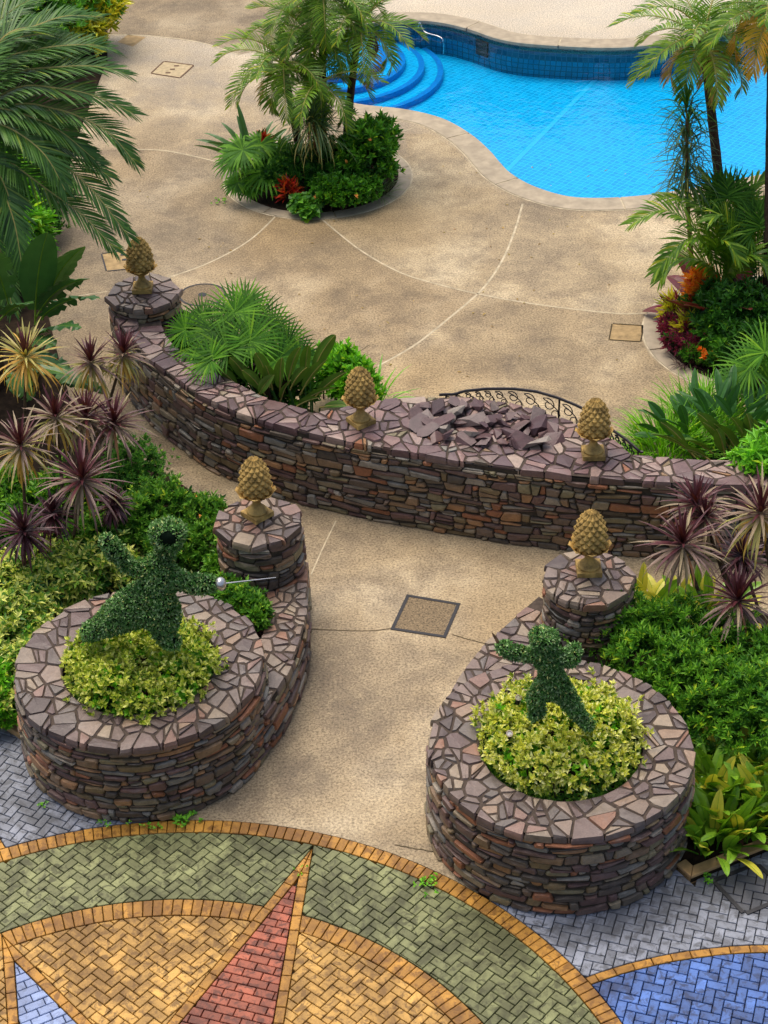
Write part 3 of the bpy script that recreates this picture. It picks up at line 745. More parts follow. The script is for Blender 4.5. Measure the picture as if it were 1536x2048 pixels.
def front(w, nrm):
    v = Vector((0, 0, CAMH)) - w; return max(0, v.normalized().dot(nrm)) if onscreen(w) else 0
def drum(name, label, cat, c, r, h, cap_w, group, hole=True, face=(.045, .12), batter=.03):
    """round masonry: mortar core, coursed face stones, crazy-paved top"""
    t_ = thing(name, (c[0], c[1], 0), label, cat, group); org = t_.location
    mb = MB(); ri = r - cap_w if hole else 0
    prof = [(r - .02 + batter, 0), (r - .02, h - .035)]
    if hole: prof += [(ri + .02, h - .035), (ri + .02, .3), (.05, .3)]
    else: prof += [(.05, h - .035)]
    lathe(mb, (c[0], c[1], 0), prof, 64); mb.build('mortar_core', M['mortar'], t_, org)
    def fm(u, v, d): a = u / r; rr = r - .02 + batter * (1 - v / h) + d; return (c[0] + rr * math.cos(a), c[1] + rr * math.sin(a), v)
    Lc = 2 * math.pi * r; top = h - .085
    polys = ledge(Lc, top, face)
    vis = lambda cc, w: front(w, Vector((math.cos(cc[0] / r), math.sin(cc[0] / r), 0)))
    set_stones(t_, org, polys, fm, -.02, (.006, .05), 'stone', 'face_stone', vis)
    ro = r + .012
    pts = poisson(lambda x, y: (ri if hole else 0) + .03 < math.hypot(x - c[0], y - c[1]) < ro - .03, (c[0] - r, c[1] - r, c[0] + r, c[1] + r), .13, .40, 7000)
    cons = [lambda p: c_in(c, ro + random.uniform(-.022, .022))(p)] + ([c_out(c, ri)] if hole else [])
    polys = cells(pts, .0062, 1.0, cons, split=.55)
    fz = lambda u, v, d: (u, v, h + d)
    set_stones(t_, org, polys, fz, -.085, (-.004, .012), 'cap', 'cap_stone', lambda cc, w: 1 if onscreen(w) else 0, bev=.014)
    mb = MB(); k = 64                                      # mortar bed between the cap stones
    vs = []
    for rr in ((ri + .006 if hole else .0), ro - .03):
        for j in range(k): a = 2 * math.pi * j / k; vs.append((c[0] + rr * math.cos(a), c[1] + rr * math.sin(a), h - .011))
    mb.add(vs, [(j, k + j, k + (j + 1) % k, (j + 1) % k) for j in range(k)]); mb.build('cap_mortar', M['capmortar'], t_, org)
    return t_
planterL = drum('stone_planter', 'round stone planter at left holding the larger topiary figure with the long sword', 'planter', PL, PRAD, PH, .54, 'round stone planters')
planterR = drum('stone_planter', 'round stone planter at right holding the smaller topiary figure', 'planter', PR, PRAD, PH + .01, .54, 'round stone planters')
QL, QR, QRAD, QH = (-1.52, 18.55), (2.35, 17.23), .515, 1.4
pillL = drum('stone_pillar', 'round stone pillar with a pine cone finial behind the left planter', 'pillar', QL, QRAD, QH, 0, 'round stone pillars', False, (.055, .14), .02)
pillR = drum('stone_pillar', 'round stone pillar with a pine cone finial behind the right planter', 'pillar', QR, QRAD, QH, 0, 'round stone pillars', False, (.055, .14), .02)
QW = (-3.46, 24.42); QWH = 1.42
pillW = drum('stone_pillar', 'round stone pillar ending the long curved wall at far left', 'pillar', QW, .51, QWH, 0, 'round stone pillars', False, (.055, .14), .02)
def polyline(pts):
    P = [(p[0], p[1]) for p in pts]; L = [0]
    for a, b in zip(P, P[1:]): L.append(L[-1] + math.hypot(b[0] - a[0], b[1] - a[1]))
    return P, L
def at_s(P, L, s_):
    s_ = min(max(s_, 0), L[-1] - 1e-6); j = max(0, int(np.searchsorted(L, s_, 'right')) - 1); j = min(j, len(P) - 2)
    t_ = (s_ - L[j]) / (L[j + 1] - L[j]); a, b = P[j], P[j + 1]; l = L[j + 1] - L[j]
    return (a[0] + (b[0] - a[0]) * t_, a[1] + (b[1] - a[1]) * t_), ((b[0] - a[0]) / l, (b[1] - a[1]) / l)
def near_edge(P):
    """half plane of the closest stretch of an open edge; keeps the left side"""
    A_ = np.array(P)
    def f(p):
        best = None
        d = (A_[:, 0] - p[0]) ** 2 + (A_[:, 1] - p[1]) ** 2; i = int(np.argmin(d)); i0, i1 = max(0, i - 1), min(len(P) - 1, i + 1)
        a, b = P[i0], P[i1]; l = math.hypot(b[0] - a[0], b[1] - a[1]); return P[i], (-(b[1] - a[1]) / l, (b[0] - a[0]) / l)
    return f
def inside_poly(poly):
    A_ = poly
    def f(x, y):
        r_ = False
        for a, b in zip(A_, A_[1:] + A_[:1]):
            if (a[1] > y) != (b[1] > y) and x < (b[0] - a[0]) * (y - a[1]) / (b[1] - a[1]) + a[0]: r_ = not r_
        return r_
    return f
def band_wall(name, label, fr, bk, h, capmat, skip=None, group=None, capr=(.13, .27), faces=(1,), backface=True, lim=295):
    """a wall between a front edge fr and a back edge bk (both run left to right, the wall lies left of fr)"""
    P, L = polyline(fr); B, LB = polyline(bk); c0 = Vector((sum(p[0] for p in P) / len(P), sum(p[1] for p in P) / len(P), 0))
    t_ = thing(name, c0, label, 'wall', group); loop = P + B[::-1]
    if area(loop) < 0: loop = loop[::-1]
    mb = MB(); lp = loop; slab(mb, [lp], h - .04, 0, h - .04); mb.build('mortar_core', M['mortar'], t_, c0)
    mb = MB(); slab(mb, [lp], h - .011); mb.build('cap_mortar', M['capmortar'], t_, c0)
    def fmap(Pq, Lq, sgn):
        def fm(u, v, d): p, t2 = at_s(Pq, Lq, u); return (p[0] + t2[1] * d * sgn, p[1] - t2[0] * d * sgn, v)
        return fm
    for Pq, Lq, sgn in ((P, L, 1), (B, LB, -1)):
        if sgn == -1 and not backface: continue
        top = h - .09; fm = fmap(Pq, Lq, sgn)
        polys = ledge(Lq[-1], top, (.05, .145))
        def vis(cc, w):
            p, t2 = at_s(Pq, Lq, cc[0]); return front(w, Vector((t2[1] * sgn, -t2[0] * sgn, 0)))
        set_stones(t_, c0, polys, fm, -.02, (.006, .05), 'stone', 'face_stone', vis if sgn == 1 else (lambda c, w: 0), lim=lim)
    ins = inside_poly(loop); xs = [p[0] for p in loop]; ys = [p[1] for p in loop]
    pts = poisson(lambda x, y: ins(x, y) and not (skip and skip(x, y)), (min(xs), min(ys), max(xs), max(ys)), *capr, 16000)
    bkr = B[::-1]; cons = [lambda p: shift(near_edge(P), -.02 + random.uniform(-.02, .02))(p), shift(near_edge(bkr), -.02)]
    polys = cells(pts, .0062, 1.0, cons, .5, split=.55)
    polys = [p if p and ins(*cen(p)) else None for p in polys]
    set_stones(t_, c0, polys, lambda u, v, d: (u, v, h + d), -.09, (-.004, .014), capmat, 'cap_stone', lambda cc, w: 1 if onscreen(w) else 0, bev=.014)
    return t_
# the long curved wall
WH = 1.2
f_px = [(222, 610), (224, 622), (244, 656), (292, 710.5), (356, 758), (393, 785), (468, 820), (518, 838), (610, 863), (708, 884), (769, 896), (836, 906), (894, 916), (972, 928), (1036, 937), (1100, 944), (1145, 950), (1228, 957), (1344, 964), (1436, 968), (1560, 972), (1720, 975)]
b_px = [(322, 640), (325, 658), (342, 685), (390, 721), (461, 761), (525, 793), (566, 806), (625, 824), (668, 820), (720, 806), (782, 798), (857, 795), (930, 797), (1000, 805), (1060, 818), (1120, 836), (1180, 858), (1228, 882), (1262, 908), (1300, 914), (1338, 917), (1421, 920), (1513, 920), (1720, 920)]
w_f = [tuple(p)[:2] for p in crom([G(*p, WH) for p in f_px], 5)]; w_b = [tuple(p)[:2] for p in crom([G(*p, WH) for p in b_px], 5)]
heap_c = [G(855, 850, WH), G(930, 845, WH), G(1010, 860, WH), G(1070, 872, WH)]
def heapskip(x, y): return any(math.hypot(x - p.x, (y - p.y) * 1.0) < .27 for p in heap_c)
wall = band_wall('stone_wall', 'long curved stone wall with purple slate capping sweeping across the middle', w_f, w_b, WH, 'wallcap', None, None, (.14, .42))
# low walls joining pillar and planter
lowL = [(-1.0, 18.75), (-.98, 18.24), (-.97, 17.75), (-1.0, 17.24), (-1.15, 16.55), (-1.37, 15.98), (-1.62, 15.55)]
lowLi = [(-1.6, 18.6), (-1.46, 18.1), (-1.42, 17.7), (-1.46, 17.25), (-1.62, 16.8), (-1.8, 16.5), (-2.0, 16.2)]
f_ = [tuple(p)[:2] for p in crom([Vector((a, b, 0)) for a, b in lowL[::-1]], 5)]; b_i = [tuple(p)[:2] for p in crom([Vector((a, b, 0)) for a, b in lowLi[::-1]], 5)]
low1 = band_wall('low_stone_wall', 'low curved stone wall joining the left planter to its pillar', f_, b_i, .70, 'cap', None, 'low planter walls', (.13, .32), backface=False)
fr_ = [mirror(p) for p in f_][::-1]; bi_ = [mirror(p) for p in b_i][::-1]
low2 = band_wall('low_stone_wall', 'low curved stone wall joining the right planter to its pillar', fr_, bi_, .70, 'cap', None, 'low planter walls', (.13, .32), backface=False)
# ------------------------------------------------------------------ heap of broken slate on the wall
def rock(mb, c, sx, sy, sz, seed):
    rnd = random.Random(seed); bm = bmesh.new(); k = 11
    rot = Matrix.Rotation(rnd.uniform(0, 6.28), 3, 'Z') @ Matrix.Rotation(rnd.uniform(-.6, .6), 3, 'X') @ Matrix.Rotation(rnd.uniform(-.45, .45), 3, 'Y')
    for i in range(k):
        a = rnd.uniform(0, 6.28); z = rnd.choice((-1, 1)) * rnd.uniform(.7, 1); rr = rnd.uniform(.75, 1)
        bm.verts.new(rot @ Vector((sx * rr * math.cos(a), sy * rr * math.sin(a), sz * z)))
    bmesh.ops.convex_hull(bm, input=bm.verts); 
    for v in [v for v in bm.verts if not v.link_faces]: bm.verts.remove(v)
    bm.verts.index_update()
    mb.add([v.co + Vector(c) for v in bm.verts], [tuple(v.index for v in f.verts) for f in bm.faces]); bm.free()
heap = thing('slate_heap', G(960, 850, WH), 'heap of jagged purple slate slabs on the wide middle of the wall', 'rocks')
rk = [(863, 838), (885, 815), (905, 832), (930, 812), (955, 808), (985, 812), (880, 850), (900, 856), (925, 845), (948, 838), (965, 852), (985, 838), (1000, 845), (1010, 862), (1030, 852), (1045, 868), (1060, 850), (1075, 845), (1070, 872), (1055, 885), (1035, 882), (905, 870), (940, 868), (965, 872), (990, 868), (1020, 872), (870, 862), (1040, 838), (1015, 832), (918, 822), (1000, 822), (895, 843), (980, 856), (975, 828), (850, 828), (856, 850), (1085, 858), (1020, 888), (935, 880), (885, 876), (965, 885), (860, 812), (1060, 832), (1000, 884), (915, 806), (1085, 880)]
for i, (x, y) in enumerate(rk):
    mb = MB(); s_ = random.uniform(.10, .24); x += (x - 960) * .15; p = G(x, y, WH + random.uniform(.015, .07)); rock(mb, p, s_, s_ * random.uniform(.5, .85), random.uniform(.02, .055), i + 3); mb.build('rock', M['slate'], heap, heap.location)
# ------------------------------------------------------------------ scroll railing behind the wall
rl = thing('scroll_railing', G(1060, 830, WH), 'black wrought iron railing with scrolls and an arched top behind the wall', 'railing')
rail_px = [(885, 797), (891, 795), (929, 782), (974, 777.6), (1027, 777.6), (1072, 783), (1114, 795), (1149, 809), (1170, 819), (1219, 856), (1254, 880.5), (1285, 908)]
base_px = [(880, 800), (905, 799), (960, 801), (1023, 812), (1072, 824), (1110, 835), (1156, 852), (1190, 866), (1230, 888), (1262, 910), (1283, 915)]
bq = crom([G(*p, WH) for p in base_px], 6); plan = []
for i, p in enumerate(bq):
    t_ = (bq[min(i + 1, len(bq) - 1)] - bq[max(i - 1, 0)]).normalized(); plan.append(p + Vector((-t_.y, t_.x, 0)) * .1)
rx = [p[0] for p in rail_px]; ry = [p[1] for p in rail_px]; top = []
for p in plan:
    z = WH + .2
    for _ in range(6):
        x, y = PX((p.x, p.y, z)); z = max(WH + .02, A(x, float(np.interp(x, rx, ry)), p.y).z)
    top.append(Vector((p.x, p.y, z)))
mb = MB(); tube(mb, top, .02, 6); mb.build('top_rail', M['iron'], rl, rl.location)
mb = MB(); tube(mb, [Vector((p.x, p.y, WH - .25)) for p in plan], .012, 6); mb.build('bottom_rail', M['iron'], rl, rl.location)
for i in (4, len(plan) // 2, len(plan) - 5):
    mb = MB(); tube(mb, [Vector((plan[i].x, plan[i].y, 0)), top[i]], .014, 6); mb.build('post', M['iron'], rl, rl.location)
PL_, LL_ = polyline([(p.x, p.y) for p in plan]); tz = [p.z for p in top]; zs = lambda s_: float(np.interp(s_, LL_, tz))
s_ = .12; k = 0
while s_ < LL_[-1] - .1:
    hh = zs(s_) - (WH - .25); rr = min(.17, max(.06, (zs(s_) - WH) * .52)); pts = []
    sg = 1 if k % 2 == 0 else 1
    cz = zs(s_) - rr - .02
    for a in np.linspace(0, 2 * math.pi * 1.6, 36):
        r2 = rr * (1 - a / (2 * math.pi * 1.6) * .8); ang = math.pi / 2 * 1 + sg * -a + math.pi
        u = s_ + r2 * math.cos(ang) * 1.0; v = cz + r2 * math.sin(ang)
        p, _t = at_s(PL_, LL_, u); pts.append(Vector((p[0], p[1], min(v, zs(u) - .01))))
    p, _t = at_s(PL_, LL_, s_ + rr * 1.15); pts = [Vector((p[0], p[1], WH - .24))] + [Vector((at_s(PL_, LL_, s_ + rr * 1.12)[0][0], at_s(PL_, LL_, s_ + rr * 1.12)[0][1], cz - rr * .4))] + pts[8:]
    pts = resample(crom(pts, 2), 50)
    mb = MB(); tube(mb, pts, .0075, 5); mb.build('scroll', M['iron'], rl, rl.location)
    pts = []
    for a in np.linspace(0, math.pi * 1.5, 14):
        u = s_ + rr * .9 + rr * .5 * math.cos(a); v = WH - .02 + rr * .5 * math.sin(a) + (cz - rr - WH) * .3; p, _t = at_s(PL_, LL_, u); pts.append(Vector((p[0], p[1], v)))
    mb = MB(); tube(mb, pts, .007, 5); mb.build('scroll', M['iron'], rl, rl.location)
    s_ += rr * 2.25; k += 1
# ------------------------------------------------------------------ pine cone finials
def finial(c, z, rz, label, s_=1.0):
    org = Vector((c[0], c[1], z)); t_ = thing('pine_cone_finial', org, label, 'finial', 'pine cone finials')
    mb = MB(); box(mb, org + Vector((0, 0, .035)), (.155 * s_, .155 * s_, .033), (math.cos(rz), math.sin(rz), 0)); o = mb.build('plinth', M['gold'], t_, org)
    mb = MB(); lathe(mb, org, [(.14 * s_, .069), (.143 * s_, .085), (.13 * s_, .10), (.118 * s_, .105), (.112 * s_, .12), (.076 * s_, .15), (.055 * s_, .19), (.052 * s_, .24), (.08 * s_, .262), (.085 * s_, .28), (.06 * s_, .29)], 28); mb.build('foot', M['gold'], t_, org, True)
    Hc = .57; R_ = .205 * s_
    pr = lambda q: R_ * (math.sin(math.pi * min(1, (.10 + .90 * (1 - (1 - q)))) ** .72) if False else 1)
    def prof(q):                                            # egg, widest low down
        return R_ * (1 - ((q - .26) / .26) ** 2 * .42 if q < .26 else max(.0, 1 - ((q - .26) / .755) ** 2.5) ** .66)
    mb = MB(); pf = [(prof(q) * .90, .275 + q * Hc) for q in np.linspace(0, 1, 16)]; pf = [(max(r_, .01), z_) for r_, z_ in pf]; lathe(mb, org, pf, 24); core = mb.build('core', M['gold'], t_, org, True)
    mb = MB(); rows = 10; nsc = 12                          # overlapping pointed scales
    for j in range(rows):
        q = .14 + .83 * (j / (rows - 1)); rr = prof(q) * .93; z_ = .275 + q * Hc; n_ = nsc
        rr = max(rr, .02); w = 2 * math.pi * rr / n_; hh = .83 * Hc / (rows - 1)
        dq = .03; slope = math.atan2(prof(min(1, q + dq)) - prof(max(0, q - dq)), 2 * dq * Hc)
        for i in range(n_):
            a = 2 * math.pi * (i + .5 * (j % 2)) / n_ + .1; ca, sa = math.cos(a), math.sin(a)
            rad = Vector((ca, sa, 0)); tn = Vector((-sa, ca, 0)); upv = Vector((ca * math.sin(slope), sa * math.sin(slope), math.cos(slope))); out = Vector((ca * math.cos(slope), sa * math.cos(slope), -math.sin(slope)))
            b = org + rad * rr + Vector((0, 0, z_)); pk = .036 * (rr / R_ * .75 + .35)
            vs = [b + tn * w * .5, b + upv * hh * .98, b - tn * w * .5, b - upv * hh * .98, b + out * pk - upv * hh * .12]
            mb.add(vs, [(0, 1, 4), (1, 2, 4), (2, 3, 4), (3, 0, 4)])
    o = mb.build('scales', M['gold'], core, org); tag(o, kind='stuff')
    for i in range(8):                                      # the collar of leaves under the cone
        a = 2 * math.pi * i / 8; rad = Vector((math.cos(a), math.sin(a), 0)); tn = Vector((-math.sin(a), math.cos(a), 0)); mb = MB()
        z0 = org + Vector((0, 0, .285)); w = .085
        rows_ = [(.075, 0, .35), (.15, .03, .8), (.215, .075, 1), (.25, .115, .75), (.265, .10, .2)]
        vs = []
        for r_, z_, k_ in rows_:
            for sd_ in (-1, 0, 1): vs.append(z0 + rad * (r_ * s_ + (.012 if sd_ == 0 else 0)) + tn * sd_ * w * k_ * s_ + Vector((0, 0, z_)))
        fs = [(3 * r_ + k_, 3 * r_ + k_ + 1, 3 * r_ + k_ + 4, 3 * r_ + k_ + 3) for r_ in range(4) for k_ in (0, 1)]
        mb.add(vs, fs); mb.build('collar_leaf', M['gold'], core, org, True)
    return t_
for (px, py, z, rz, lb) in ((515, 1032, QH, .75, 'carved sandstone pine cone on the pillar behind the left planter'), (1177, 1142, QH, 0, 'carved sandstone pine cone on the pillar behind the right planter'),
                        (722, 846, WH, .6, 'carved sandstone pine cone on the wall left of the slate heap'), (1186, 911, WH, 0, 'carved sandstone pine cone on the wall right of the slate heap'), (286, 580, QWH, .0, 'carved sandstone pine cone at the far left end of the long wall')):
    p = G(px, py, z); finial((p.x, p.y), z + .006, rz, lb, .93)
# ------------------------------------------------------------------ foliage
GAIN = 1.4
def LM(name, *cols, **kw): M[name] = m_leaf(name, [tuple(min(.85, x * GAIN) for x in srgb(*c)[:3]) + (1,) for c in cols], **kw)
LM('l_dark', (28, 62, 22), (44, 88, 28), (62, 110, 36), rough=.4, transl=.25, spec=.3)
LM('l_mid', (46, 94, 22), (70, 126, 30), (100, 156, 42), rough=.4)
LM('l_bright', (70, 130, 26), (98, 160, 32), (128, 186, 48), rough=.4)
LM('l_whorl', (52, 98, 26), (80, 130, 34), (122, 168, 54), rough=.38)
LM('l_fine', (58, 104, 36), (80, 132, 46), (112, 162, 66), rough=.4)
LM('l_box', (50, 94, 28), (76, 124, 36), (118, 160, 58), rough=.4, spec=.35)
LM('l_variegated', (94, 128, 34), (184, 190, 76), (228, 222, 128), (158, 170, 56), (72, 108, 30), rough=.4)
LM('l_variegated_pale', (120, 146, 40), (214, 210, 92), (240, 234, 150), (196, 194, 72), (84, 116, 34), rough=.4)
LM('l_scheff', (60, 104, 34), (96, 138, 42), (190, 196, 84), (226, 224, 118), (78, 120, 38), rough=.35)
LM('l_palm', (42, 74, 30), (60, 98, 40), (84, 120, 52), rough=.4, transl=.2, spec=.4)
LM('l_palm2', (62, 98, 22), (86, 124, 30), (122, 152, 44), rough=.4, transl=.28, spec=.35)
LM('l_palm_old', (140, 128, 52), (166, 140, 84), (128, 104, 62), rough=.5)
LM('l_palm_gold', (196, 142, 40), (214, 164, 52), (180, 150, 40), rough=.45)
LM('l_fan', (46, 92, 18), (66, 114, 22), (94, 142, 34), rough=.55, spec=.18)
LM('l_fan_dark', (36, 74, 16), (52, 94, 20), (74, 118, 28), rough=.55, spec=.18)
LM('l_strel', (28, 62, 30), (38, 78, 34), (54, 94, 42), rough=.36, transl=.12, spec=.35)
LM('l_banana', (34, 66, 36), (48, 84, 42), (64, 98, 48), rough=.32, transl=.18)
LM('l_purple', (66, 30, 36), (84, 42, 48), (52, 26, 30), rough=.38, transl=.15)
LM('l_purple_dk', (52, 28, 36), (66, 36, 44), rough=.38, transl=.1)
LM('l_cream', (138, 122, 98), (122, 100, 92), (150, 138, 104), (112, 84, 84), (128, 108, 96), rough=.42)
LM('l_olive', (150, 148, 84), (166, 154, 92), (128, 126, 66), rough=.45)
LM('l_dry', (190, 152, 70), (170, 132, 58), (206, 172, 88), rough=.55)
LM('l_pony', (48, 74, 44), (66, 92, 52), (88, 110, 64), rough=.4)
LM('l_grass', (72, 124, 16), (92, 150, 20), (120, 172, 34), rough=.45, spec=.3)
LM('l_lirio', (90, 110, 70), (120, 138, 92), (70, 96, 54), rough=.42)
LM('l_aspid', (52, 92, 26), (78, 120, 30), (112, 146, 38), rough=.32)
LM('l_aspid_y', (168, 164, 44), (192, 182, 70), (150, 150, 40), rough=.4)
LM('l_croton', (196, 64, 30), (150, 34, 34), (214, 108, 34), rough=.35)
LM('l_croton_y', (196, 178, 40), (150, 160, 40), (214, 196, 62), rough=.35)
LM('l_croton_o', (214, 128, 34), (196, 104, 30), (224, 156, 50), rough=.35)
LM('l_magenta', (110, 36, 60), (140, 50, 80), (84, 28, 44), rough=.4)
LM('l_redban', (96, 36, 44), (122, 52, 56), (78, 30, 38), rough=.33)
LM('f_orange', (236, 98, 24), (244, 126, 40), rough=.6)
LM('f_white', (236, 232, 226), (226, 222, 214), rough=.6)
LM('f_pinkorange', (226, 130, 66), (214, 150, 70), rough=.6)
LM('l_topiary', (46, 92, 34), (72, 120, 50), (118, 158, 92), (36, 72, 28), (164, 190, 138), rough=.45, transl=.1, spec=.35)  # the palest tones put the glints of shiny leaves into the colour
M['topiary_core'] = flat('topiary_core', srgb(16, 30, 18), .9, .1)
M['date'] = flat('date_fruit', srgb(120, 92, 40), .6, .3, 0, .3, 40)
GA = 2.399963
def leafcloud(mb, P, D, N, L, Wd, mi=0, fold=.18):
    """pointed leaves, two faces each, folded along the midrib"""
    n = len(P); D = D / np.maximum(np.linalg.norm(D, axis=1, keepdims=True), 1e-6)
    Sd = np.cross(D, N); Sd /= np.maximum(np.linalg.norm(Sd, axis=1, keepdims=True), 1e-6); Nn = np.cross(Sd, D)
    L = np.broadcast_to(np.asarray(L, float), (n,))[:, None]; Wd = np.broadcast_to(np.asarray(Wd, float), (n,))[:, None]
    b = P; mid = P + D * L * .5; tip = P + D * L - Nn * L * .12
    l = mid + Sd * Wd * .5 + Nn * Wd * fold; r_ = mid - Sd * Wd * .5 + Nn * Wd * fold
    V = np.stack([b, r_, tip, l], 1).reshape(-1, 3); o = len(mb.v)
    mb.v.extend(map(tuple, V.tolist()))
    for i in range(n):
        k = o + 4 * i; mb.f.append((k, k + 1, k + 2)); mb.f.append((k, k + 2, k + 3))
    mb.m.extend([mi] * (2 * n))
def lobes_pts(lobes, n, shell=.72, up=.15):
    """points in the outer shell of overlapping lumps"""
    lobes = np.array(lobes, float); wgt = lobes[:, 3] * lobes[:, 4] + lobes[:, 3] * lobes[:, 5] + lobes[:, 4] * lobes[:, 5]; wgt /= wgt.sum()
    idx = np.random.choice(len(lobes), n * 2, p=wgt); d = np.random.normal(size=(n * 2, 3)); d /= np.linalg.norm(d, axis=1, keepdims=True)
    d[:, 2] = np.where(d[:, 2] < -.25, -d[:, 2], d[:, 2])
    lump = 1 + .12 * np.sin(d[:, 0] * 7 + idx) * np.sin(d[:, 1] * 6 + 2 * idx) + .08 * np.sin(d[:, 2] * 9 + idx * 3)
    r_ = (shell + (1.04 - shell) * np.random.random(n * 2) ** .7) * lump
    st = np.random.random(n * 2) < .14; r_ = np.where(st, r_ * np.random.uniform(1.02, 1.34, n * 2), r_)
    P = lobes[idx, :3] + d * lobes[idx, 3:6] * r_[:, None]; keep = np.ones(n * 2, bool)
    for i, lb in enumerate(lobes):
        q = (((P - lb[:3]) / lb[3:6]) ** 2).sum(1); keep &= ~((q < (shell * .85) ** 2) & (idx != i))
    keep &= P[:, 2] > .02
    P, d = P[keep][:n], d[keep][:n]; nr = d.copy(); nr[:, 2] += up; nr /= np.linalg.norm(nr, axis=1, keepdims=True)
    return P, nr
def whorls(mb, P, Nr, k, L, Wd, mi=0, tilt=(.35, 1.0), upb=.6):
    n = len(P); ax = Nr + np.array([0, 0, upb]) + np.random.normal(scale=.25, size=(n, 3)); ax /= np.linalg.norm(ax, axis=1, keepdims=True)
    ref = np.where(np.abs(ax[:, 2:3]) < .9, np.array([[0, 0, 1.]]), np.array([[1., 0, 0]])); u = np.cross(ax, ref); u /= np.linalg.norm(u, axis=1, keepdims=True); v = np.cross(ax, u)
    PP, DD, NN = [], [], []; ph = np.random.random(n) * 6.28
    for i in range(k):
        a = ph + GA * i; el = tilt[0] + (tilt[1] - tilt[0]) * (i / max(1, k - 1)) + np.random.normal(scale=.12, size=n)
        rad = u * np.cos(a)[:, None] + v * np.sin(a)[:, None]
        D = ax * np.cos(el)[:, None] + rad * np.sin(el)[:, None]; PP.append(P - ax * (L * .25 * i / k)); DD.append(D); NN.append(ax)
    P2, D2, N2 = np.concatenate(PP), np.concatenate(DD), np.concatenate(NN); m_ = len(P2)
    leafcloud(mb, P2, D2, N2, L * np.random.uniform(.5, 1.35, m_), Wd * np.random.uniform(.8, 1.2, m_), mi)
def stems(t_, org, lobes, n, mat='bark', r0=.014):
    for i in range(n):
        lb = lobes[i % len(lobes)]; a = random.uniform(0, 6.28); mb = MB()
        b = Vector((lb[0] + random.uniform(-.12, .12), lb[1] + random.uniform(-.12, .12), max(org[2] - .05, 0 if org[2] < .3 else org[2] - .05))); e = Vector((lb[0] + math.cos(a) * lb[3] * .6, lb[1] + math.sin(a) * lb[4] * .6, lb[2] + lb[5] * .45))
        tube(mb, [b, b.lerp(e, .5) + Vector((random.uniform(-.05, .05), random.uniform(-.05, .05), .08)), e], [r0, r0 * .8, r0 * .4], 5); mb.build('stem', M[mat], t_, org)
def shrub(name, label, lobes, n, k, L, Wd, mat, cat='shrub', group=None, inner='l_dark', inn=.5, flowers=None, tilt=(.35, 1.0), shell=.72, nst=5, org=None, upb=.6):
    lobes = [tuple(l_) for l_ in lobes]
    if org is None: org = Vector((sum(l_[0] for l_ in lobes) / len(lobes), sum(l_[1] for l_ in lobes) / len(lobes), 0))
    t_ = thing(name, org, label, cat, group); mb = MB()
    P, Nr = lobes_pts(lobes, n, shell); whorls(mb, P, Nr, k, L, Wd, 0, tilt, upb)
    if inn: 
        P, Nr = lobes_pts([(a, b, c, x * .8, y * .8, z * .8) for a, b, c, x, y, z in lobes], int(n * inn), .55); whorls(mb, P, Nr, k, L, Wd * 1.2, 1, tilt, upb)  # inner leaves mostly in darker tones: shade inside the crown put into colour
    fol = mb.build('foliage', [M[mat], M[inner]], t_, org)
    stems(t_, org, lobes, nst)
    for fm_, fn, fs_ in (flowers or ()):
        P, Nr = lobes_pts(lobes, fn, .98)
        for p, nn in zip(P, Nr):
            mb = MB(); whorls(mb, np.array([p + nn * .02]), np.array([nn]), 7, fs_, fs_ * .7, 0, (.5, 1.4)); mb.build('flower', M[fm_], fol, org)
    return t_
def ribbon(mb, pts, widths, up=Vector((0, 0, 1)), mi=0, fold=.0, side=None):
    n = len(pts); vs = []
    for i, p in enumerate(pts):
        t_ = (pts[min(i + 1, n - 1)] - pts[max(i - 1, 0)]); t_ = t_.normalized() if t_.length > 1e-9 else Vector((1, 0, 0))
        s_ = side if side is not None else t_.cross(up)
        s_ = s_.normalized() if s_.length > 1e-4 else t_.orthogonal().normalized(); nn = s_.cross(t_)
        w = widths[i] / 2
        if fold: vs += [p - s_ * w + nn * w * fold, p, p + s_ * w + nn * w * fold]
        else: vs += [p - s_ * w, p + s_ * w]
    k = 3 if fold else 2; fs = []
    for i in range(n - 1):
        for j in range(k - 1): fs.append((i * k + j, i * k + j + 1, (i + 1) * k + j + 1, (i + 1) * k + j))
    mb.add(vs, fs, mi)
def arc_leaf(b, d, L, sag, n):
    """points of a leaf leaving b along d and bending down by sag (radians over its length)"""
    d = Vector(d).normalized(); pts = [Vector(b)]; h = Vector((d.x, d.y, 0)); hl = h.length; h = h.normalized() if hl > 1e-6 else Vector((1, 0, 0)); el = math.atan2(d.z, hl)
    for i in range(n):
        e = el - sag * ((i + .5) / n) ** 1.4; pts.append(pts[-1] + (h * math.cos(e) + Vector((0, 0, math.sin(e)))) * (L / n))
    return pts
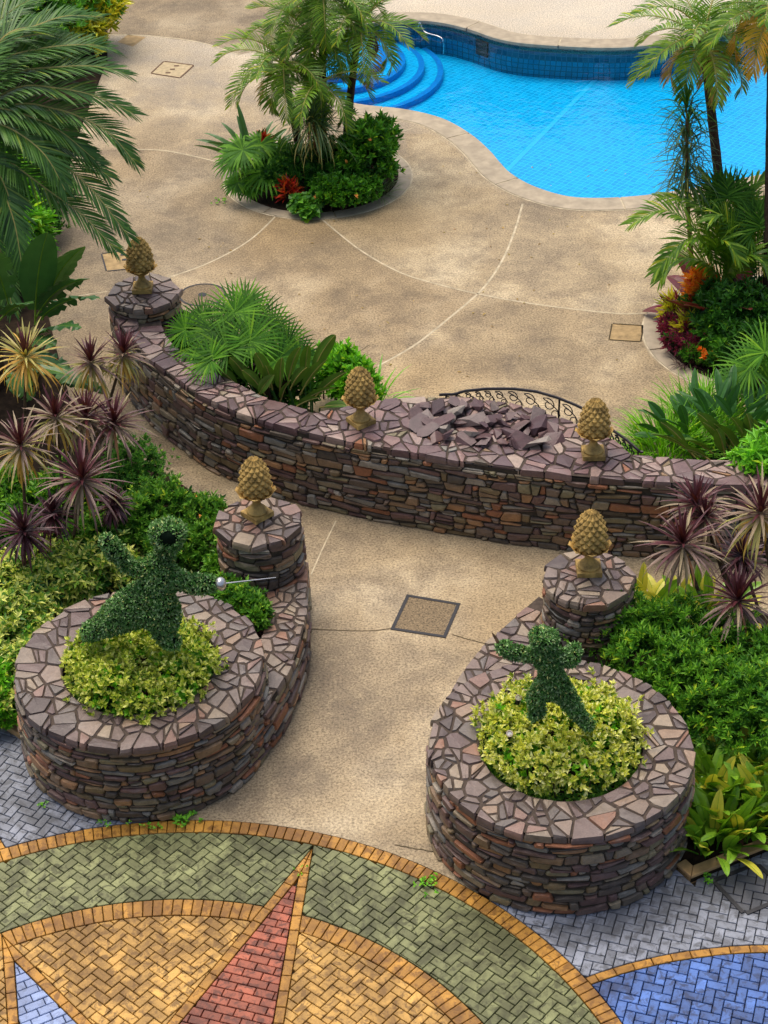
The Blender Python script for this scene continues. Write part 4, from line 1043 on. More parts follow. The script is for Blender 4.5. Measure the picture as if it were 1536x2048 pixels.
def rosette(mb, c, axis, n, L, Wd, layers, sag=.9, seg=5, el=(1.45, -.75)):
    """strap leaves: layers = [(fraction, material slot)] from the young centre to the old skirt"""
    axis = Vector(axis).normalized(); q = Vector((0, 0, 1)).rotation_difference(axis); c = Vector(c)
    for i in range(n):
        f = (i + .5) / n; a = GA * i + random.uniform(-.2, .2); e = el[0] + (el[1] - el[0]) * f ** .9 + random.uniform(-.22, .22)
        d = q @ Vector((math.cos(a) * math.cos(e), math.sin(a) * math.cos(e), math.sin(e)))
        ll = L * random.uniform(.75, 1.08) * (.62 + .38 * min(1, f * 2.2)); mi = 0; acc = 0
        for fr_, m_ in layers:
            acc += fr_
            if f <= acc: mi = m_; break
        pts = arc_leaf(c + axis * (.06 - .12 * f) + d * .015, d, ll, sag * f * random.uniform(.35, 1.9) + .05, seg)
        w = Wd * random.uniform(.8, 1.15); ribbon(mb, pts, [w * .5, w * .95, w, w * .85, w * .55, .003][:seg + 1], mi=mi, fold=.25)
def frond(mb, path, nl, LL, Wd, up=Vector((0, 0, 1)), vee=.25, droop=.5, mi=1, old=None, start=.12, rr=.016, fwd=(1.15, .45)):
    """pinnate leaf along a rachis"""
    P = resample(crom(path, 6), 30); n = len(P); tube(mb, P, [rr * (1 - .8 * i / (n - 1)) for i in range(n)], 4, 0)
    for k in range(nl):
        f = start + (1 - start) * (k + .5) / nl; x = f * (n - 1); i = min(int(x), n - 2); p = P[i].lerp(P[i + 1], x - i); t_ = (P[i + 1] - P[i]).normalized()
        s_ = t_.cross(up); s_ = s_.normalized() if s_.length > 1e-3 else t_.orthogonal().normalized(); nn = s_.cross(t_)
        prof = (math.sin(math.pi * (.18 + .72 * f)) ** .7); ang = fwd[0] + (fwd[1] - fwd[0]) * f
        for sg in (-1, 1):
            an = ang + random.uniform(-.08, .08); d = t_ * math.cos(an) + s_ * sg * math.sin(an) + nn * (vee + random.uniform(-.12, .12)); d.normalize()
            L = LL * prof * random.uniform(.88, 1.08); w = Wd * (.7 + .3 * prof); dr = droop * random.uniform(.5, 1.4)
            q1 = p + d * L * .45; d2 = (d - Vector((0, 0, dr * .6))).normalized(); q2 = q1 + d2 * L * .33; d3 = (d2 - Vector((0, 0, dr * .7))).normalized(); q3 = q2 + d3 * L * .24
            wv = (t_ - d * t_.dot(d)); wv = wv.normalized() * w / 2
            mb.add([p - wv * .5, p + wv * .5, q1 + wv, q1 - wv, q2 + wv * .8, q2 - wv * .8, q3], [(0, 1, 2, 3), (3, 2, 4, 5), (5, 4, 6)], (old if old and random.random() < old[0] else None) and old[1] or mi)
def palm(name, label, base, crown, nf, FL, LL, Wd, tr, mats, lean=(0, 0, 0), nl=26, trunkmat='darkbark', dead=0, el=(1.2, -.7), cat='palm', droop=.5, mid=None, group=None):
    base, crown = Vector(base), Vector(crown); t_ = thing(name, base, label, cat, group); mb = MB()
    m_ = Vector(mid) if mid else base.lerp(crown, .5) + Vector(lean)
    P = resample(crom([base - Vector((0, 0, .05)), m_, crown], 8), 22)
    tube(mb, P, [tr * (1.25 - .35 * i / 21 + .06 * (i % 2)) for i in range(22)], 9); trk = mb.build('trunk', M[trunkmat], t_, base)
    mb = MB()                                               # old leaf bases under the crown
    for i in range(34):
        a = GA * i; f = i / 34; c = P[-1].lerp(P[-4], f * 1.2); d = Vector((math.cos(a), math.sin(a), .9)); ribbon(mb, [c + Vector((math.cos(a), math.sin(a), 0)) * tr * .8, c + d.normalized() * tr * 2.1], [tr * .9, tr * .3])
    mb.build('leaf_bases', M['bark'], trk, base)
    for i in range(nf):
        f = (i + .5) / nf; a = GA * i + 1.1; e = el[0] + (el[1] - el[0]) * f; L = FL * random.uniform(.85, 1.1) * (.75 + .25 * math.sin(math.pi * min(1, f + .25)))
        d = Vector((math.cos(a) * math.cos(e), math.sin(a) * math.cos(e), math.sin(e))); path = arc_leaf(crown, d, L, 1.15 + .5 * random.random(), 6)
        mb = MB(); mi = 2 if i >= nf - dead else 1; frond(mb, path, nl, LL, Wd, Vector((0, 0, 1)), .3, droop, mi); mb.build('frond', [M[x] for x in mats], t_, base)
    return t_
def fanleaf(mb, hub, nrm, fw, Rr, nseg, span=5.4, droop=.35, w=.05, mi=1, pet=None):
    """palmate leaf: pointed ribs from a hub"""
    nrm = Vector(nrm).normalized(); fw = (Vector(fw) - nrm * Vector(fw).dot(nrm)).normalized(); sd_ = nrm.cross(fw); hub = Vector(hub)
    if pet is not None: tube(mb, [Vector(pet), Vector(pet).lerp(hub, .5) + Vector((0, 0, .04)), hub], [.012, .009, .007], 4, 0)
    for i in range(nseg):
        a = -span / 2 + span * (i + .5) / nseg; d = fw * math.cos(a) + sd_ * math.sin(a) + nrm * random.uniform(.05, .2); d.normalize()
        L = Rr * (.78 + .22 * math.cos(a * .6)) * random.uniform(.9, 1.06); p1 = hub + d * L * .5; d2 = (d - Vector((0, 0, droop * .6))).normalized(); p2 = p1 + d2 * L * .3; d3 = (d2 - Vector((0, 0, droop))).normalized(); p3 = p2 + d3 * L * .22
        s_ = d.cross(nrm).normalized() * w / 2
        mb.add([hub - s_ * .35, hub + s_ * .35, p1 + s_, p1 - s_, p2 + s_ * .6, p2 - s_ * .6, p3], [(0, 1, 2, 3), (3, 2, 4, 5), (5, 4, 6)], mi)
def broad(mb, b, tip_dir, L, Wd, sag=.6, up=Vector((0, 0, 1)), seg=8, stalk=.25, fold=.3, mi=1, tear=0, roll=0, rr=.014):
    """broad blade on a stalk"""
    pts = arc_leaf(b, tip_dir, L * (1 + stalk), sag, seg + 3); n = len(pts); k0 = max(1, int(n * stalk / (1 + stalk)))
    tube(mb, pts, [rr * (1 - .75 * i / n) for i in range(n)], 4, 0); P = pts[k0:]; m_ = len(P); vs = []; fs = []
    td = Vector(tip_dir).normalized(); lat = Vector((0, 0, 1)).cross(td); lat = (lat if lat.x >= 0 else -lat) + Vector((1, random.uniform(-.5, .5), 0)) * max(0, td.z) * 1.3; lat = lat.normalized() if lat.length > .05 else Vector((1, 0, 0)); lat = Matrix.Rotation(roll, 3, Vector(tip_dir).normalized()) @ lat
    N = 2 * (m_ - 1); Q = resample(P, N + 1)
    for i, p in enumerate(Q):
        f = i / N; w = Wd / 2 * (math.sin(math.pi * min(1, f * .93 + .06)) ** .62) * (1 if f < .985 else .25); t_ = (Q[min(i + 1, N)] - Q[max(i - 1, 0)]).normalized(); s_ = (lat - t_ * lat.dot(t_)).normalized(); nn = t_.cross(s_)
        nn = nn if nn.z > 0 else -nn
        for sg in (-1, 1):
            tw = w * (random.uniform(1 - tear, 1) if tear else 1); vs += [p + s_ * sg * tw + nn * tw * fold - Vector((0, 0, tw * random.uniform(0, tear) if tear else 0)), p + s_ * sg * tw * .5 + nn * tw * fold * .7]
        vs.append(p + nn * .002)
    for i in range(N):
        a, b_ = i * 5, (i + 1) * 5
        for u, v in ((0, 1), (1, 4), (4, 3), (3, 2)):
            if tear and (u, v) in ((0, 1), (3, 2)) and random.random() < tear * .5: continue
            fs.append((a + u, a + v, b_ + v, b_ + u))
    mb.add(vs, fs, mi)
def clump(name, label, c, n, L, Wd, mat, cat='plant', el=(1.45, .5), sag=.7, seg=5, spread=.15, group=None, mats=None, oldfrac=0):
    """upright or arching strap leaves from the ground"""
    c = Vector(c); t_ = thing(name, c, label, cat, group); mb = MB()
    for i in range(n):
        a = random.uniform(0, 6.28); r_ = spread * math.sqrt(random.random()); e = random.uniform(el[1], el[0]); b = c + Vector((r_ * math.cos(a), r_ * math.sin(a), 0)); a2 = a + random.uniform(-.6, .6)
        d = Vector((math.cos(a2) * math.cos(e), math.sin(a2) * math.cos(e), math.sin(e))); w = Wd * random.uniform(.75, 1.2); pts = arc_leaf(b, d, L * random.uniform(.7, 1.1), sag * random.uniform(.5, 1.4), seg)
        ribbon(mb, pts, [w * .5, w * .95, w, w * .8, w * .5, .003][:seg + 1], mi=1 if random.random() < oldfrac else 0, fold=.2)
    mb.build('leaves', [M[mat], M['l_dry']], t_, c); return t_
def broadclump(name, label, c, n, L, Wd, mat, cat='plant', el=(1.4, .6), sag=.7, stalk=.5, spread=.12, tear=0, group=None, mats2=None, p2=.15, fold=.25, dirs=None):
    c = Vector(c); t_ = thing(name, c, label, cat, group)
    for i in range(n):
        a = GA * i + random.uniform(-.4, .4) if dirs is None else dirs[i % len(dirs)] + random.uniform(-.2, .2); e = random.uniform(el[1], el[0]); r_ = spread * math.sqrt(random.random()); b = c + Vector((r_ * math.cos(a), r_ * math.sin(a), 0)); mb = MB()
        broad(mb, b, (math.cos(a) * math.cos(e), math.sin(a) * math.cos(e), math.sin(e)), L * random.uniform(.75, 1.1), Wd * random.uniform(.8, 1.15), sag * random.uniform(.5, 1.4), seg=6, stalk=stalk, tear=tear, fold=fold, roll=random.uniform(-.5, .5), rr=.009)
        mt = mats2 if mats2 and random.random() < p2 else mat
        mb.build('leaf', [M['l_mid'], M[mt]], t_, c)
    return t_
# ------------------------------------------------------------------ planting beds
def bed(name, loop, z=.03, label=None):
    mb = MB(); slab(mb, [loop], z, 0, z + .02 if z > 0 else None); return tag(mb.build(name, M['soil']), label, kind='structure')
ell = lambda c, r_, n=40: [(c[0] + r_ * math.cos(2 * math.pi * i / n), c[1] + r_ * math.sin(2 * math.pi * i / n)) for i in range(n)]
ISL = (-1.04, 31.27); IS2 = (6.05, 25.15)
bed('planting_soil', ell(ISL, 1.46), .03, 'soil of the round palm island beside the pool')
bed('planting_soil', ell(IS2, 1.69), .03, 'soil of the round palm island at right')
def ring_kerb(c, r0, r1, label):
    o = bpy.data.objects.new('bed_edging', None); COL.objects.link(o); tag(o, label, kind='structure'); k = 8
    for s_ in range(k):
        mb = MB(); a0, a1 = 2 * math.pi * s_ / k + .2, 2 * math.pi * (s_ + 1) / k + .2; N = 9; g_ = .008
        for i in range(N):
            b0, b1 = a0 + g_ + (a1 - a0 - 2 * g_) * i / N, a0 + g_ + (a1 - a0 - 2 * g_) * (i + 1) / N
            q = [(c[0] + rr * math.cos(b), c[1] + rr * math.sin(b)) for rr, b in ((r0, b0), (r1, b0), (r1, b1), (r0, b1))]
            mb.add([(x, y, .012) for x, y in q] + [(q[0][0], q[0][1], -.05), (q[3][0], q[3][1], -.05), (q[1][0], q[1][1], 0), (q[2][0], q[2][1], 0)], [(0, 1, 2, 3), (0, 3, 5, 4), (1, 6, 7, 2)])
        mb.build('edging_slab', M['coping'], o)
    mb = MB(); n_ = 64; vs = [(c[0] + rr * math.cos(2 * math.pi * i / n_), c[1] + rr * math.sin(2 * math.pi * i / n_), .004) for rr in (r1 - .01, r1 + .03) for i in range(n_)]
    mb.add(vs, [(i, n_ + i, n_ + (i + 1) % n_, (i + 1) % n_) for i in range(n_)]); mb.build('joint_strip', M['joint'], o)
ring_kerb(ISL, 1.46, 1.70, 'tan concrete edging round the middle palm island'); ring_kerb(IS2, 1.69, 1.95, 'tan concrete edging round the right palm island')
bedL = [G(-200, 1460), G(0, 1442), G(40, 1480)]; bedL = [(p.x, p.y) for p in (G(-300, 1330), G(0, 1436), G(38, 1476))] + [(-3.2, 16.8), (-2.0, 17.4), (-1.75, 18.3), (-1.75, 18.9)] + [(p.x, p.y) for p in (G(405, 1000), G(305, 935), G(215, 880), G(140, 800), G(110, 690), G(80, 560), G(105, 430), G(160, 260), G(215, 120), G(215, 10), G(-300, 10))]
bed('planting_soil', bedL[::-1] if area(bedL) < 0 else bedL, .04, 'soil of the large planting bed along the left side')
bedR = [(PR[0] + .9, PR[1] + .9), (kp[0].x, kp[0].y), (kp[1].x, kp[1].y), (kp[3].x, kp[3].y), (9, 17.5), (9, 19), (5.2, 18.2), (3.6, 18.1), (2.75, 17.6), (2.0, 16.4)]
bed('planting_soil', bedR if area(bedR) > 0 else bedR[::-1], .04, 'soil of the planting bed at the right behind the planter')
wb_l = [w_b[i] for i in range(18, 42)]; bk_ = [(a + .9 + .35 * math.sin(i / 24 * 3.1), b + 1.05) for i, (a, b) in enumerate(wb_l)]; lp = wb_l + bk_[::-1]
lp = [(p[0], p[1]) for p in lp]; bed('planting_soil', lp if area(lp) > 0 else lp[::-1], .06, 'soil of the narrow bed behind the left half of the wall')
wr = [(3.3, 20.05), (8.5, 19.95), (8.5, 22.4), (5.2, 22.2), (3.7, 21.0)]; bed('planting_soil', wr, .06, 'soil of the bed behind the right end of the wall')
for c, lab in ((PL, 'soil filling the left round planter'), (PR, 'soil filling the right round planter')): bed('planting_soil', ell(c, .87), .92, lab)
# kerb stones at the lower beds
kb = bpy.data.objects.new('bed_kerb', None); COL.objects.link(kb); tag(kb, 'tan kerb stones edging the bed at lower right', kind='structure')
def kline(P, w, side, seglen, par):
    n = len(P); ins = []
    for i in range(n):
        d0 = (P[i] - P[i - 1]).normalized() if i else (P[1] - P[0]).normalized(); d1 = (P[i + 1] - P[i]).normalized() if i < n - 1 else d0
        n0, n1 = Vector((-d0.y, d0.x, 0)), Vector((-d1.y, d1.x, 0)); m_ = (n0 + n1).normalized(); ins.append(P[i] + m_ * side * w / max(.3, m_.dot(n0)))
    for i in range(n - 1):
        k = max(1, round((P[i + 1] - P[i]).length / seglen)); e = .003 / ((P[i + 1] - P[i]).length / k)
        for j in range(k):
            f0, f1 = (j + e) / k, (j + 1 - e) / k; q = [P[i].lerp(P[i + 1], f0), P[i].lerp(P[i + 1], f1), ins[i].lerp(ins[i + 1], f1), ins[i].lerp(ins[i + 1], f0)]; q = [(p.x, p.y) for p in q]; q = q if area(q) > 0 else q[::-1]
            c = cen(q); put('kerb_stone', brickmesh('kerb_stone', [(x - c[0], y - c[1]) for x, y in q], M['kerb'], .12), par, (c[0], c[1], .075))
kline([kp[0], kp[1], kp[2], kp[3]], .125, 1, .5, kb)
kb2 = bpy.data.objects.new('bed_kerb', None); COL.objects.link(kb2); tag(kb2, 'tan kerb stones edging the bed at the left edge', kind='structure')
kline([G(-160, 1352), G(-40, 1424), G(40, 1478)], .12, 1, .4, kb2)
# ------------------------------------------------------------------ hedges in the planters
def hedge(c, label, mat, seed, zt, gl):
    np.random.seed(seed); lobes = [(c.x + .48 * math.cos(a), c.y + .48 * math.sin(a), 1.12, random.uniform(.34, .42), random.uniform(.34, .42), zt * random.uniform(.75, 1.2)) for a in np.linspace(0, 2 * math.pi, 10)[:-1]] + [(c.x, c.y, 1.12, .5, .5, zt * .95)]
    org = Vector((c.x, c.y, .93)); t_ = shrub('variegated_hedge', label, lobes, 1350, 6, .066, .038, mat, 'hedge', 'variegated hedges in the planters', 'l_bright', .35, None, (.2, 1.15), .80, 0, org)
    for i in range(26):
        a = 2 * math.pi * i / 26; r_ = random.uniform(.5, .74); mb = MB(); b = Vector((c.x + r_ * math.cos(a), c.y + r_ * math.sin(a), .92)); tube(mb, [b, b + Vector((random.uniform(-.05, .05), random.uniform(-.05, .05), .3))], [.009, .005], 4); mb.build('stem', M['darkbark'], t_, org)
    g_ = MB(); n = 1500; a = np.random.random(n) * 6.28; r_ = .84 * np.sqrt(np.random.uniform(.25, 1, n)); P = np.stack([gl[0] + r_ * np.cos(a), gl[1] + r_ * np.sin(a), np.full(n, .93)], 1)
    whorls(g_, P, np.tile(np.array([[0, 0, 1.]]), (n, 1)), 4, .05, .035, 0, (.5, 1.2)); o = g_.build('ground_cover', [M['l_box']]); return o
o = hedge(G(281, 1318, 1.25), 'yellow green variegated hedge under the larger topiary figure', 'l_variegated', 3, .30, PL); tag(o, 'low bright green ground cover along the left planter rim', 'ground cover', kind='stuff')
o = hedge(G(1118, 1452, 1.28), 'pale yellow variegated hedge under the smaller topiary figure', 'l_variegated_pale', 4, .28, PR); tag(o, 'low bright green ground cover along the right planter rim', 'ground cover', kind='stuff')
# ------------------------------------------------------------------ topiary figures
def topiary(label, joints, edges, Y, n, seed, root, face=None):
    """joints: name -> (px, py, radius, dy)"""
    idx = {k: i for i, k in enumerate(joints)}; co = [A(j[0], j[1], Y + j[3]) for j in joints.values()]
    me = bpy.data.meshes.new('topiary_body'); me.from_pydata([tuple(p) for p in co], [(idx[a], idx[b]) for a, b in edges], []); ob = bpy.data.objects.new('tmp', me); COL.objects.link(ob)
    ob.modifiers.new('s', 'SKIN'); sv = me.skin_vertices[0].data
    for k, j in joints.items():
        r_ = j[2] * 1.06; sv[idx[k]].radius = (r_, r_) if not hasattr(r_, '__len__') else r_
        sv[idx[k]].use_root = (k == root)
    sub = ob.modifiers.new('u', 'SUBSURF'); sub.levels = 2; sub.render_levels = 2
    dg = bpy.context.evaluated_depsgraph_get(); ev = ob.evaluated_get(dg); m2 = ev.to_mesh()
    V = np.array([v.co[:] for v in m2.vertices]); Fc = [tuple(p.vertices) for p in m2.polygons]; ev.to_mesh_clear(); bpy.data.objects.remove(ob)
    org = Vector((co[idx[root]].x, co[idx[root]].y, .93)); t_ = thing('topiary_figure', org, label, 'topiary')
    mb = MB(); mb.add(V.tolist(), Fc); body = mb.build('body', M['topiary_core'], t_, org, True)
    tri = np.array([(f[0], f[i], f[i + 1]) for f in Fc for i in range(1, len(f) - 1)]); a, b, c = V[tri[:, 0]], V[tri[:, 1]], V[tri[:, 2]]; cr_ = np.cross(b - a, c - a); ar = np.linalg.norm(cr_, axis=1); np.random.seed(seed)
    k = np.random.choice(len(tri), n, p=ar / ar.sum()); u, v = np.random.random(n), np.random.random(n); fl = u + v > 1; u[fl] = 1 - u[fl]; v[fl] = 1 - v[fl]
    P = a[k] + (b - a)[k] * u[:, None] + (c - a)[k] * v[:, None]; Nn = cr_[k] / np.maximum(ar[k][:, None], 1e-9); D = Nn * .6 + np.random.normal(scale=.65, size=(n, 3)); D[:, 2] += .1
    P = P + Nn * np.random.uniform(-.004, .02, n)[:, None]
    if face:
        fc_ = np.array(A(*face[:3])[:]); kp_ = ((P - fc_) ** 2).sum(1) > face[3] ** 2; P, D, Nn = P[kp_], D[kp_], Nn[kp_]; n = len(P)
    g_ = MB(); leafcloud(g_, P, D, Nn + np.random.normal(scale=.4, size=(n, 3)), np.random.uniform(.026, .052, n), np.random.uniform(.014, .024, n)); o = g_.build('leaf_coat', M['l_topiary'], body, org); tag(o, kind='stuff')
    return t_
JL = dict(pelvis=(302, 1206, .20, .0), waist=(312, 1176, .115, .0), chest=(319, 1148, .135, .02), collar=(325, 1124, .13, .02), neck=(330, 1107, .065, .02), hood=(335, 1090, .11, .0), head=(336, 1064, .205, -.02), crown=(334, 1046, .15, .0),
          shL=(288, 1136, .075, .05), elL=(264, 1138, .062, .05), wrL=(243, 1117, .072, .03), cuL=(225, 1098, .092, .02), haL=(208, 1074, .045, 0), shR=(362, 1160, .085, -.02), elR=(386, 1169, .085, -.1), wrR=(412, 1169, .095, -.15), haR=(432, 1168, .05, -.2),
          hipL=(258, 1218, .22, 0), knL=(224, 1240, .16, .02), anL=(196, 1258, .09, .05), ftL=(166, 1269, .085, .05), hipR=(330, 1226, .20, -.03), knR=(330, 1254, .14, -.06), anR=(324, 1276, .085, -.1), ftR=(358, 1288, .07, -.18))
JE = [('pelvis', 'waist'), ('waist', 'chest'), ('chest', 'collar'), ('collar', 'neck'), ('neck', 'hood'), ('hood', 'head'), ('head', 'crown'), ('collar', 'shL'), ('shL', 'elL'), ('elL', 'wrL'), ('wrL', 'cuL'), ('cuL', 'haL'), ('chest', 'shR'), ('shR', 'elR'), ('elR', 'wrR'), ('wrR', 'haR'), ('pelvis', 'hipL'), ('hipL', 'knL'), ('knL', 'anL'), ('anL', 'ftL'), ('pelvis', 'hipR'), ('hipR', 'knR'), ('knR', 'anR'), ('anR', 'ftR')]
YL = 16.12
topiary('dark green topiary swordsman lunging with one arm raised in the left planter', JL, JE, YL, 19000, 5, 'pelvis', (337, 1080, YL - .22, .10))
JR = dict(pelvis=(1104, 1366, .11, 0), waist=(1102, 1342, .075, 0), chest=(1098, 1316, .115, .0), neck=(1087, 1299, .055, 0), head=(1088, 1275, .14, -.02), crown=(1090, 1263, .11, 0),
          shL=(1070, 1309, .058, .03), elL=(1040, 1307, .05, .03), wrL=(1014, 1300, .056, 0), haL=(998, 1289, .055, 0), shR=(1121, 1310, .06, 0), elR=(1144, 1325, .055, -.02), wrR=(1150, 1306, .052, .05), haR=(1149, 1289, .05, .1),
          hipL=(1083, 1380, .085, 0), knL=(1066, 1398, .07, -.06), anL=(1080, 1420, .05, -.02), ftL=(1062, 1434, .055, -.1), hipR=(1125, 1382, .095, 0), knR=(1146, 1412, .068, 0), anR=(1165, 1438, .05, 0), ftR=(1184, 1455, .05, -.06))
JE2 = [('pelvis', 'waist'), ('waist', 'chest'), ('chest', 'neck'), ('neck', 'head'), ('head', 'crown'), ('chest', 'shL'), ('shL', 'elL'), ('elL', 'wrL'), ('wrL', 'haL'), ('chest', 'shR'), ('shR', 'elR'), ('elR', 'wrR'), ('wrR', 'haR'), ('pelvis', 'hipL'), ('hipL', 'knL'), ('knL', 'anL'), ('anL', 'ftL'), ('pelvis', 'hipR'), ('hipR', 'knR'), ('knR', 'anR'), ('anR', 'ftR')]
topiary('small dark green topiary figure with legs apart in the right planter', JR, JE2, 14.58, 13000, 6, 'pelvis')
a, b = A(438, 1168, YL - .2), A(552, 1155, YL - .25); sw = thing('sword', a, 'silver rapier with a round bell guard held out towards the left pillar', 'sword')
mb = MB(); d = (b - a).normalized(); q = Vector((0, 0, 1)).rotation_difference(d)
prof = [(.02, -.03), (.06, -.02), (.076, .01), (.074, .035), (.055, .062), (.015, .078)]; k = 20; vs = []
for r_, z in prof:
    for j in range(k): an = 2 * math.pi * j / k; vs.append(a + q @ Vector((r_ * math.cos(an), r_ * math.sin(an), z)))
mb.add(vs, [(i * k + j, i * k + (j + 1) % k, (i + 1) * k + (j + 1) % k, (i + 1) * k + j) for i in range(len(prof) - 1) for j in range(k)] + [tuple((len(prof) - 1) * k + j for j in range(k)), tuple(range(k))[::-1]]); mb.build('bell_guard', M['steel'], sw, a, True)
mb = MB(); tube(mb, [a + d * .06, b], [.007, .004], 6); mb.build('blade', M['steel'], sw, a)
mb = MB(); tube(mb, [a - d * .12, a - d * .015], [.014, .014], 6); mb.build('grip', M['iron'], sw, a)
a, b = A(998, 1288, 14.58), A(983, 1263, 14.56); dg_ = thing('dagger', a, 'short brown dagger pointing up from the small topiary figure', 'dagger'); d = (b - a).normalized(); s_ = d.cross(Vector((0, -1, .6))).normalized()
mb = MB(); mb.add([a - s_ * .018, a + s_ * .018, a + d * (b - a).length * .7 + s_ * .012, b, a + d * (b - a).length * .7 - s_ * .012, a + Vector((0, -.01, 0))], [(0, 1, 2, 3, 4), (5, 1, 2), (5, 2, 3), (5, 3, 4), (5, 4, 0), (5, 0, 1)]); mb.build('blade', M['stemtan'], dg_, a)
mb = MB(); tube(mb, [a - d * .09, a], [.012, .012], 6); mb.build('grip', M['bark'], dg_, a)
# ------------------------------------------------------------------ cordylines
def cordyline(label, base, heads, group):
    """heads: (px, py, Y, size, kind)"""
    base = Vector((base.x, base.y, .03)); t_ = thing('cordyline', base, label, 'plant', group)
    for px, py, Y, s_, kd in heads:
        c = A(px, py, Y); b = base + Vector((random.uniform(-.06, .06), random.uniform(-.06, .06), 0)); m1 = b.lerp(c, .5) + Vector((random.uniform(-.1, .1), random.uniform(-.1, .1), -.1)); ax = (c - m1).normalized() + Vector((0, -.15, .6))
        mb = MB(); tube(mb, resample(crom([b, m1, c], 6), 12), [.034 - .0015 * i for i in range(12)], 6); trk = mb.build('trunk', M['bark'], t_, base)
        lay_ = {'p': [(.45, 0), (.30, 1), (.25, 2)], 'y': [(.16, 0), (.34, 3), (.5, 4)], 'd': [(.55, 5), (.45, 0)], 'm': [(.3, 0), (.3, 1), (.25, 3), (.15, 4)]}[kd]
        mb = MB(); rosette(mb, c, ax, 96, s_ * 1.12, .036, lay_, 1.15); mb.build('leaf_head', [M[x] for x in ('l_purple', 'l_cream', 'l_cream', 'l_olive', 'l_dry', 'l_purple_dk')], trk, base)
    return t_
cg = 'purple cordylines in the left bed'
cordyline('cordyline with one big purple and cream head just behind the larger topiary', G(112, 1180), [(165, 962, 18.9, .60, 'p'), (228, 1010, 19.2, .28, 'd')], cg)
cordyline('cordyline at the left edge with a cream and purple head below the dry yellow one', G(60, 1160), [(42, 895, 19.3, .52, 'm')], cg)
cordyline('cordyline with two purple heads crowded in the middle of the left bed', G(110, 1090), [(112, 838, 20.0, .46, 'm'), (172, 838, 20.4, .48, 'p')], cg)
cordyline('cordyline with a pale drooping purple head beside the wall path', G(160, 1060), [(228, 850, 20.4, .50, 'p')], cg)
cordyline('cordyline with two narrow heads leaning towards the foot of the long wall', G(140, 1010), [(182, 728, 21.2, .46, 'm'), (246, 712, 21.4, .42, 'm')], cg)
cordyline('cordyline with a dry yellow head and one purple tuft at the left edge', G(40, 1010), [(52, 718, 21.0, .55, 'y')], cg)
cordyline('small dark purple cordyline low at the left edge', G(50, 1230), [(48, 1066, 18.3, .46, 'd'), (105, 1030, 18.7, .34, 'd')], cg)
cg = 'purple cordylines at the right edge'
cordyline('cordyline with a wide cream and purple head leaning left over the path', G(1500, 1375), [(1366, 1092, 17.3, .54, 'p')], cg)
cordyline('cordyline with two purple heads against the right end of the wall', G(1530, 1330), [(1394, 1012, 18.0, .44, 'p'), (1410, 1040, 17.8, .36, 'p')], cg)
cordyline('tall cordyline at the right edge with yellowing lower leaves', G(1560, 1390), [(1522, 1030, 17.0, .58, 'm'), (1484, 1115, 17.4, .36, 'd')], cg)
cordyline('low cordyline with a dark purple head above the right shrubs', G(1505, 1400), [(1476, 1205, 16.8, .50, 'p')], cg)
# ------------------------------------------------------------------ left bed shrubs
def lob(px, py, z, rx, ry, rz): p = G(px, py, z); return (p.x, p.y, z, rx, ry, rz)
shrub('leafy_shrub', 'rounded fine leaved green shrub beside the path under the cordylines', [lob(272, 952, .55, .42, .42, .5), lob(240, 985, .5, .35, .35, .45)], 900, 6, .055, .024, 'l_fine', inner='l_dark')
shrub('leafy_shrub', 'bright green whorled shrub behind the larger topiary figure', [lob(330, 1035, .62, .42, .4, .46), lob(400, 1050, .58, .38, .35, .42), lob(270, 1065, .6, .4, .4, .46), lob(200, 1085, .6, .4, .4, .42), lob(420, 1110, .5, .3, .35, .42), lob(350, 1110, .5, .4, .4, .42)], 1500, 8, .085, .03, 'l_box', inner='l_dark', flowers=[('f_pinkorange', 4, .03)])
shrub('leafy_shrub', 'upright glossy shrub against the left pillar', [lob(470, 1128, .7, .2, .2, .42), lob(450, 1160, .5, .22, .22, .4)], 380, 8, .08, .03, 'l_whorl', inner='l_dark')
shrub('leafy_shrub', 'glossy bright shrub between the left planter and the low wall', [lob(482, 1212, .78, .22, .26, .22), lob(510, 1235, .74, .16, .2, .2), lob(452, 1196, .75, .2, .2, .22)], 420, 7, .085, .04, 'l_box', inner='l_dark')
shrub('variegated_shrub', 'yellow variegated schefflera shrub behind the left planter', [lob(190, 1150, .5, .42, .36, .42), lob(90, 1150, .55, .42, .4, .42), lob(20, 1180, .5, .4, .4, .42), lob(140, 1165, .5, .4, .36, .44), lob(240, 1150, .45, .3, .3, .36)], 900, 8, .10, .042, 'l_scheff', inner='l_dark', tilt=(.8, 1.35))
shrub('variegated_shrub', 'yellow variegated shrub at the left edge beside the planter', [lob(30, 1245, .5, .42, .4, .4), lob(60, 1215, .5, .4, .4, .4), lob(0, 1300, .4, .4, .36, .36)], 620, 8, .10, .042, 'l_scheff', inner='l_dark', tilt=(.8, 1.35))
shrub('variegated_shrub', 'low yellow green shrub squeezed between the kerb and the left planter', [lob(45, 1345, .35, .28, .3, .34), lob(20, 1400, .28, .26, .26, .28), lob(75, 1290, .4, .3, .3, .36)], 420, 8, .09, .04, 'l_scheff', inner='l_mid', tilt=(.8, 1.35))
shrub('leafy_shrub', 'low green shrub at the left edge below the variegated ones', [lob(0, 1390, .3, .3, .3, .3), lob(15, 1345, .3, .3, .3, .3), lob(-30, 1420, .25, .3, .3, .28), lob(8, 1428, .2, .22, .2, .22), lob(-15, 1405, .2, .25, .22, .24)], 520, 7, .09, .035, 'l_bright', inner='l_dark')
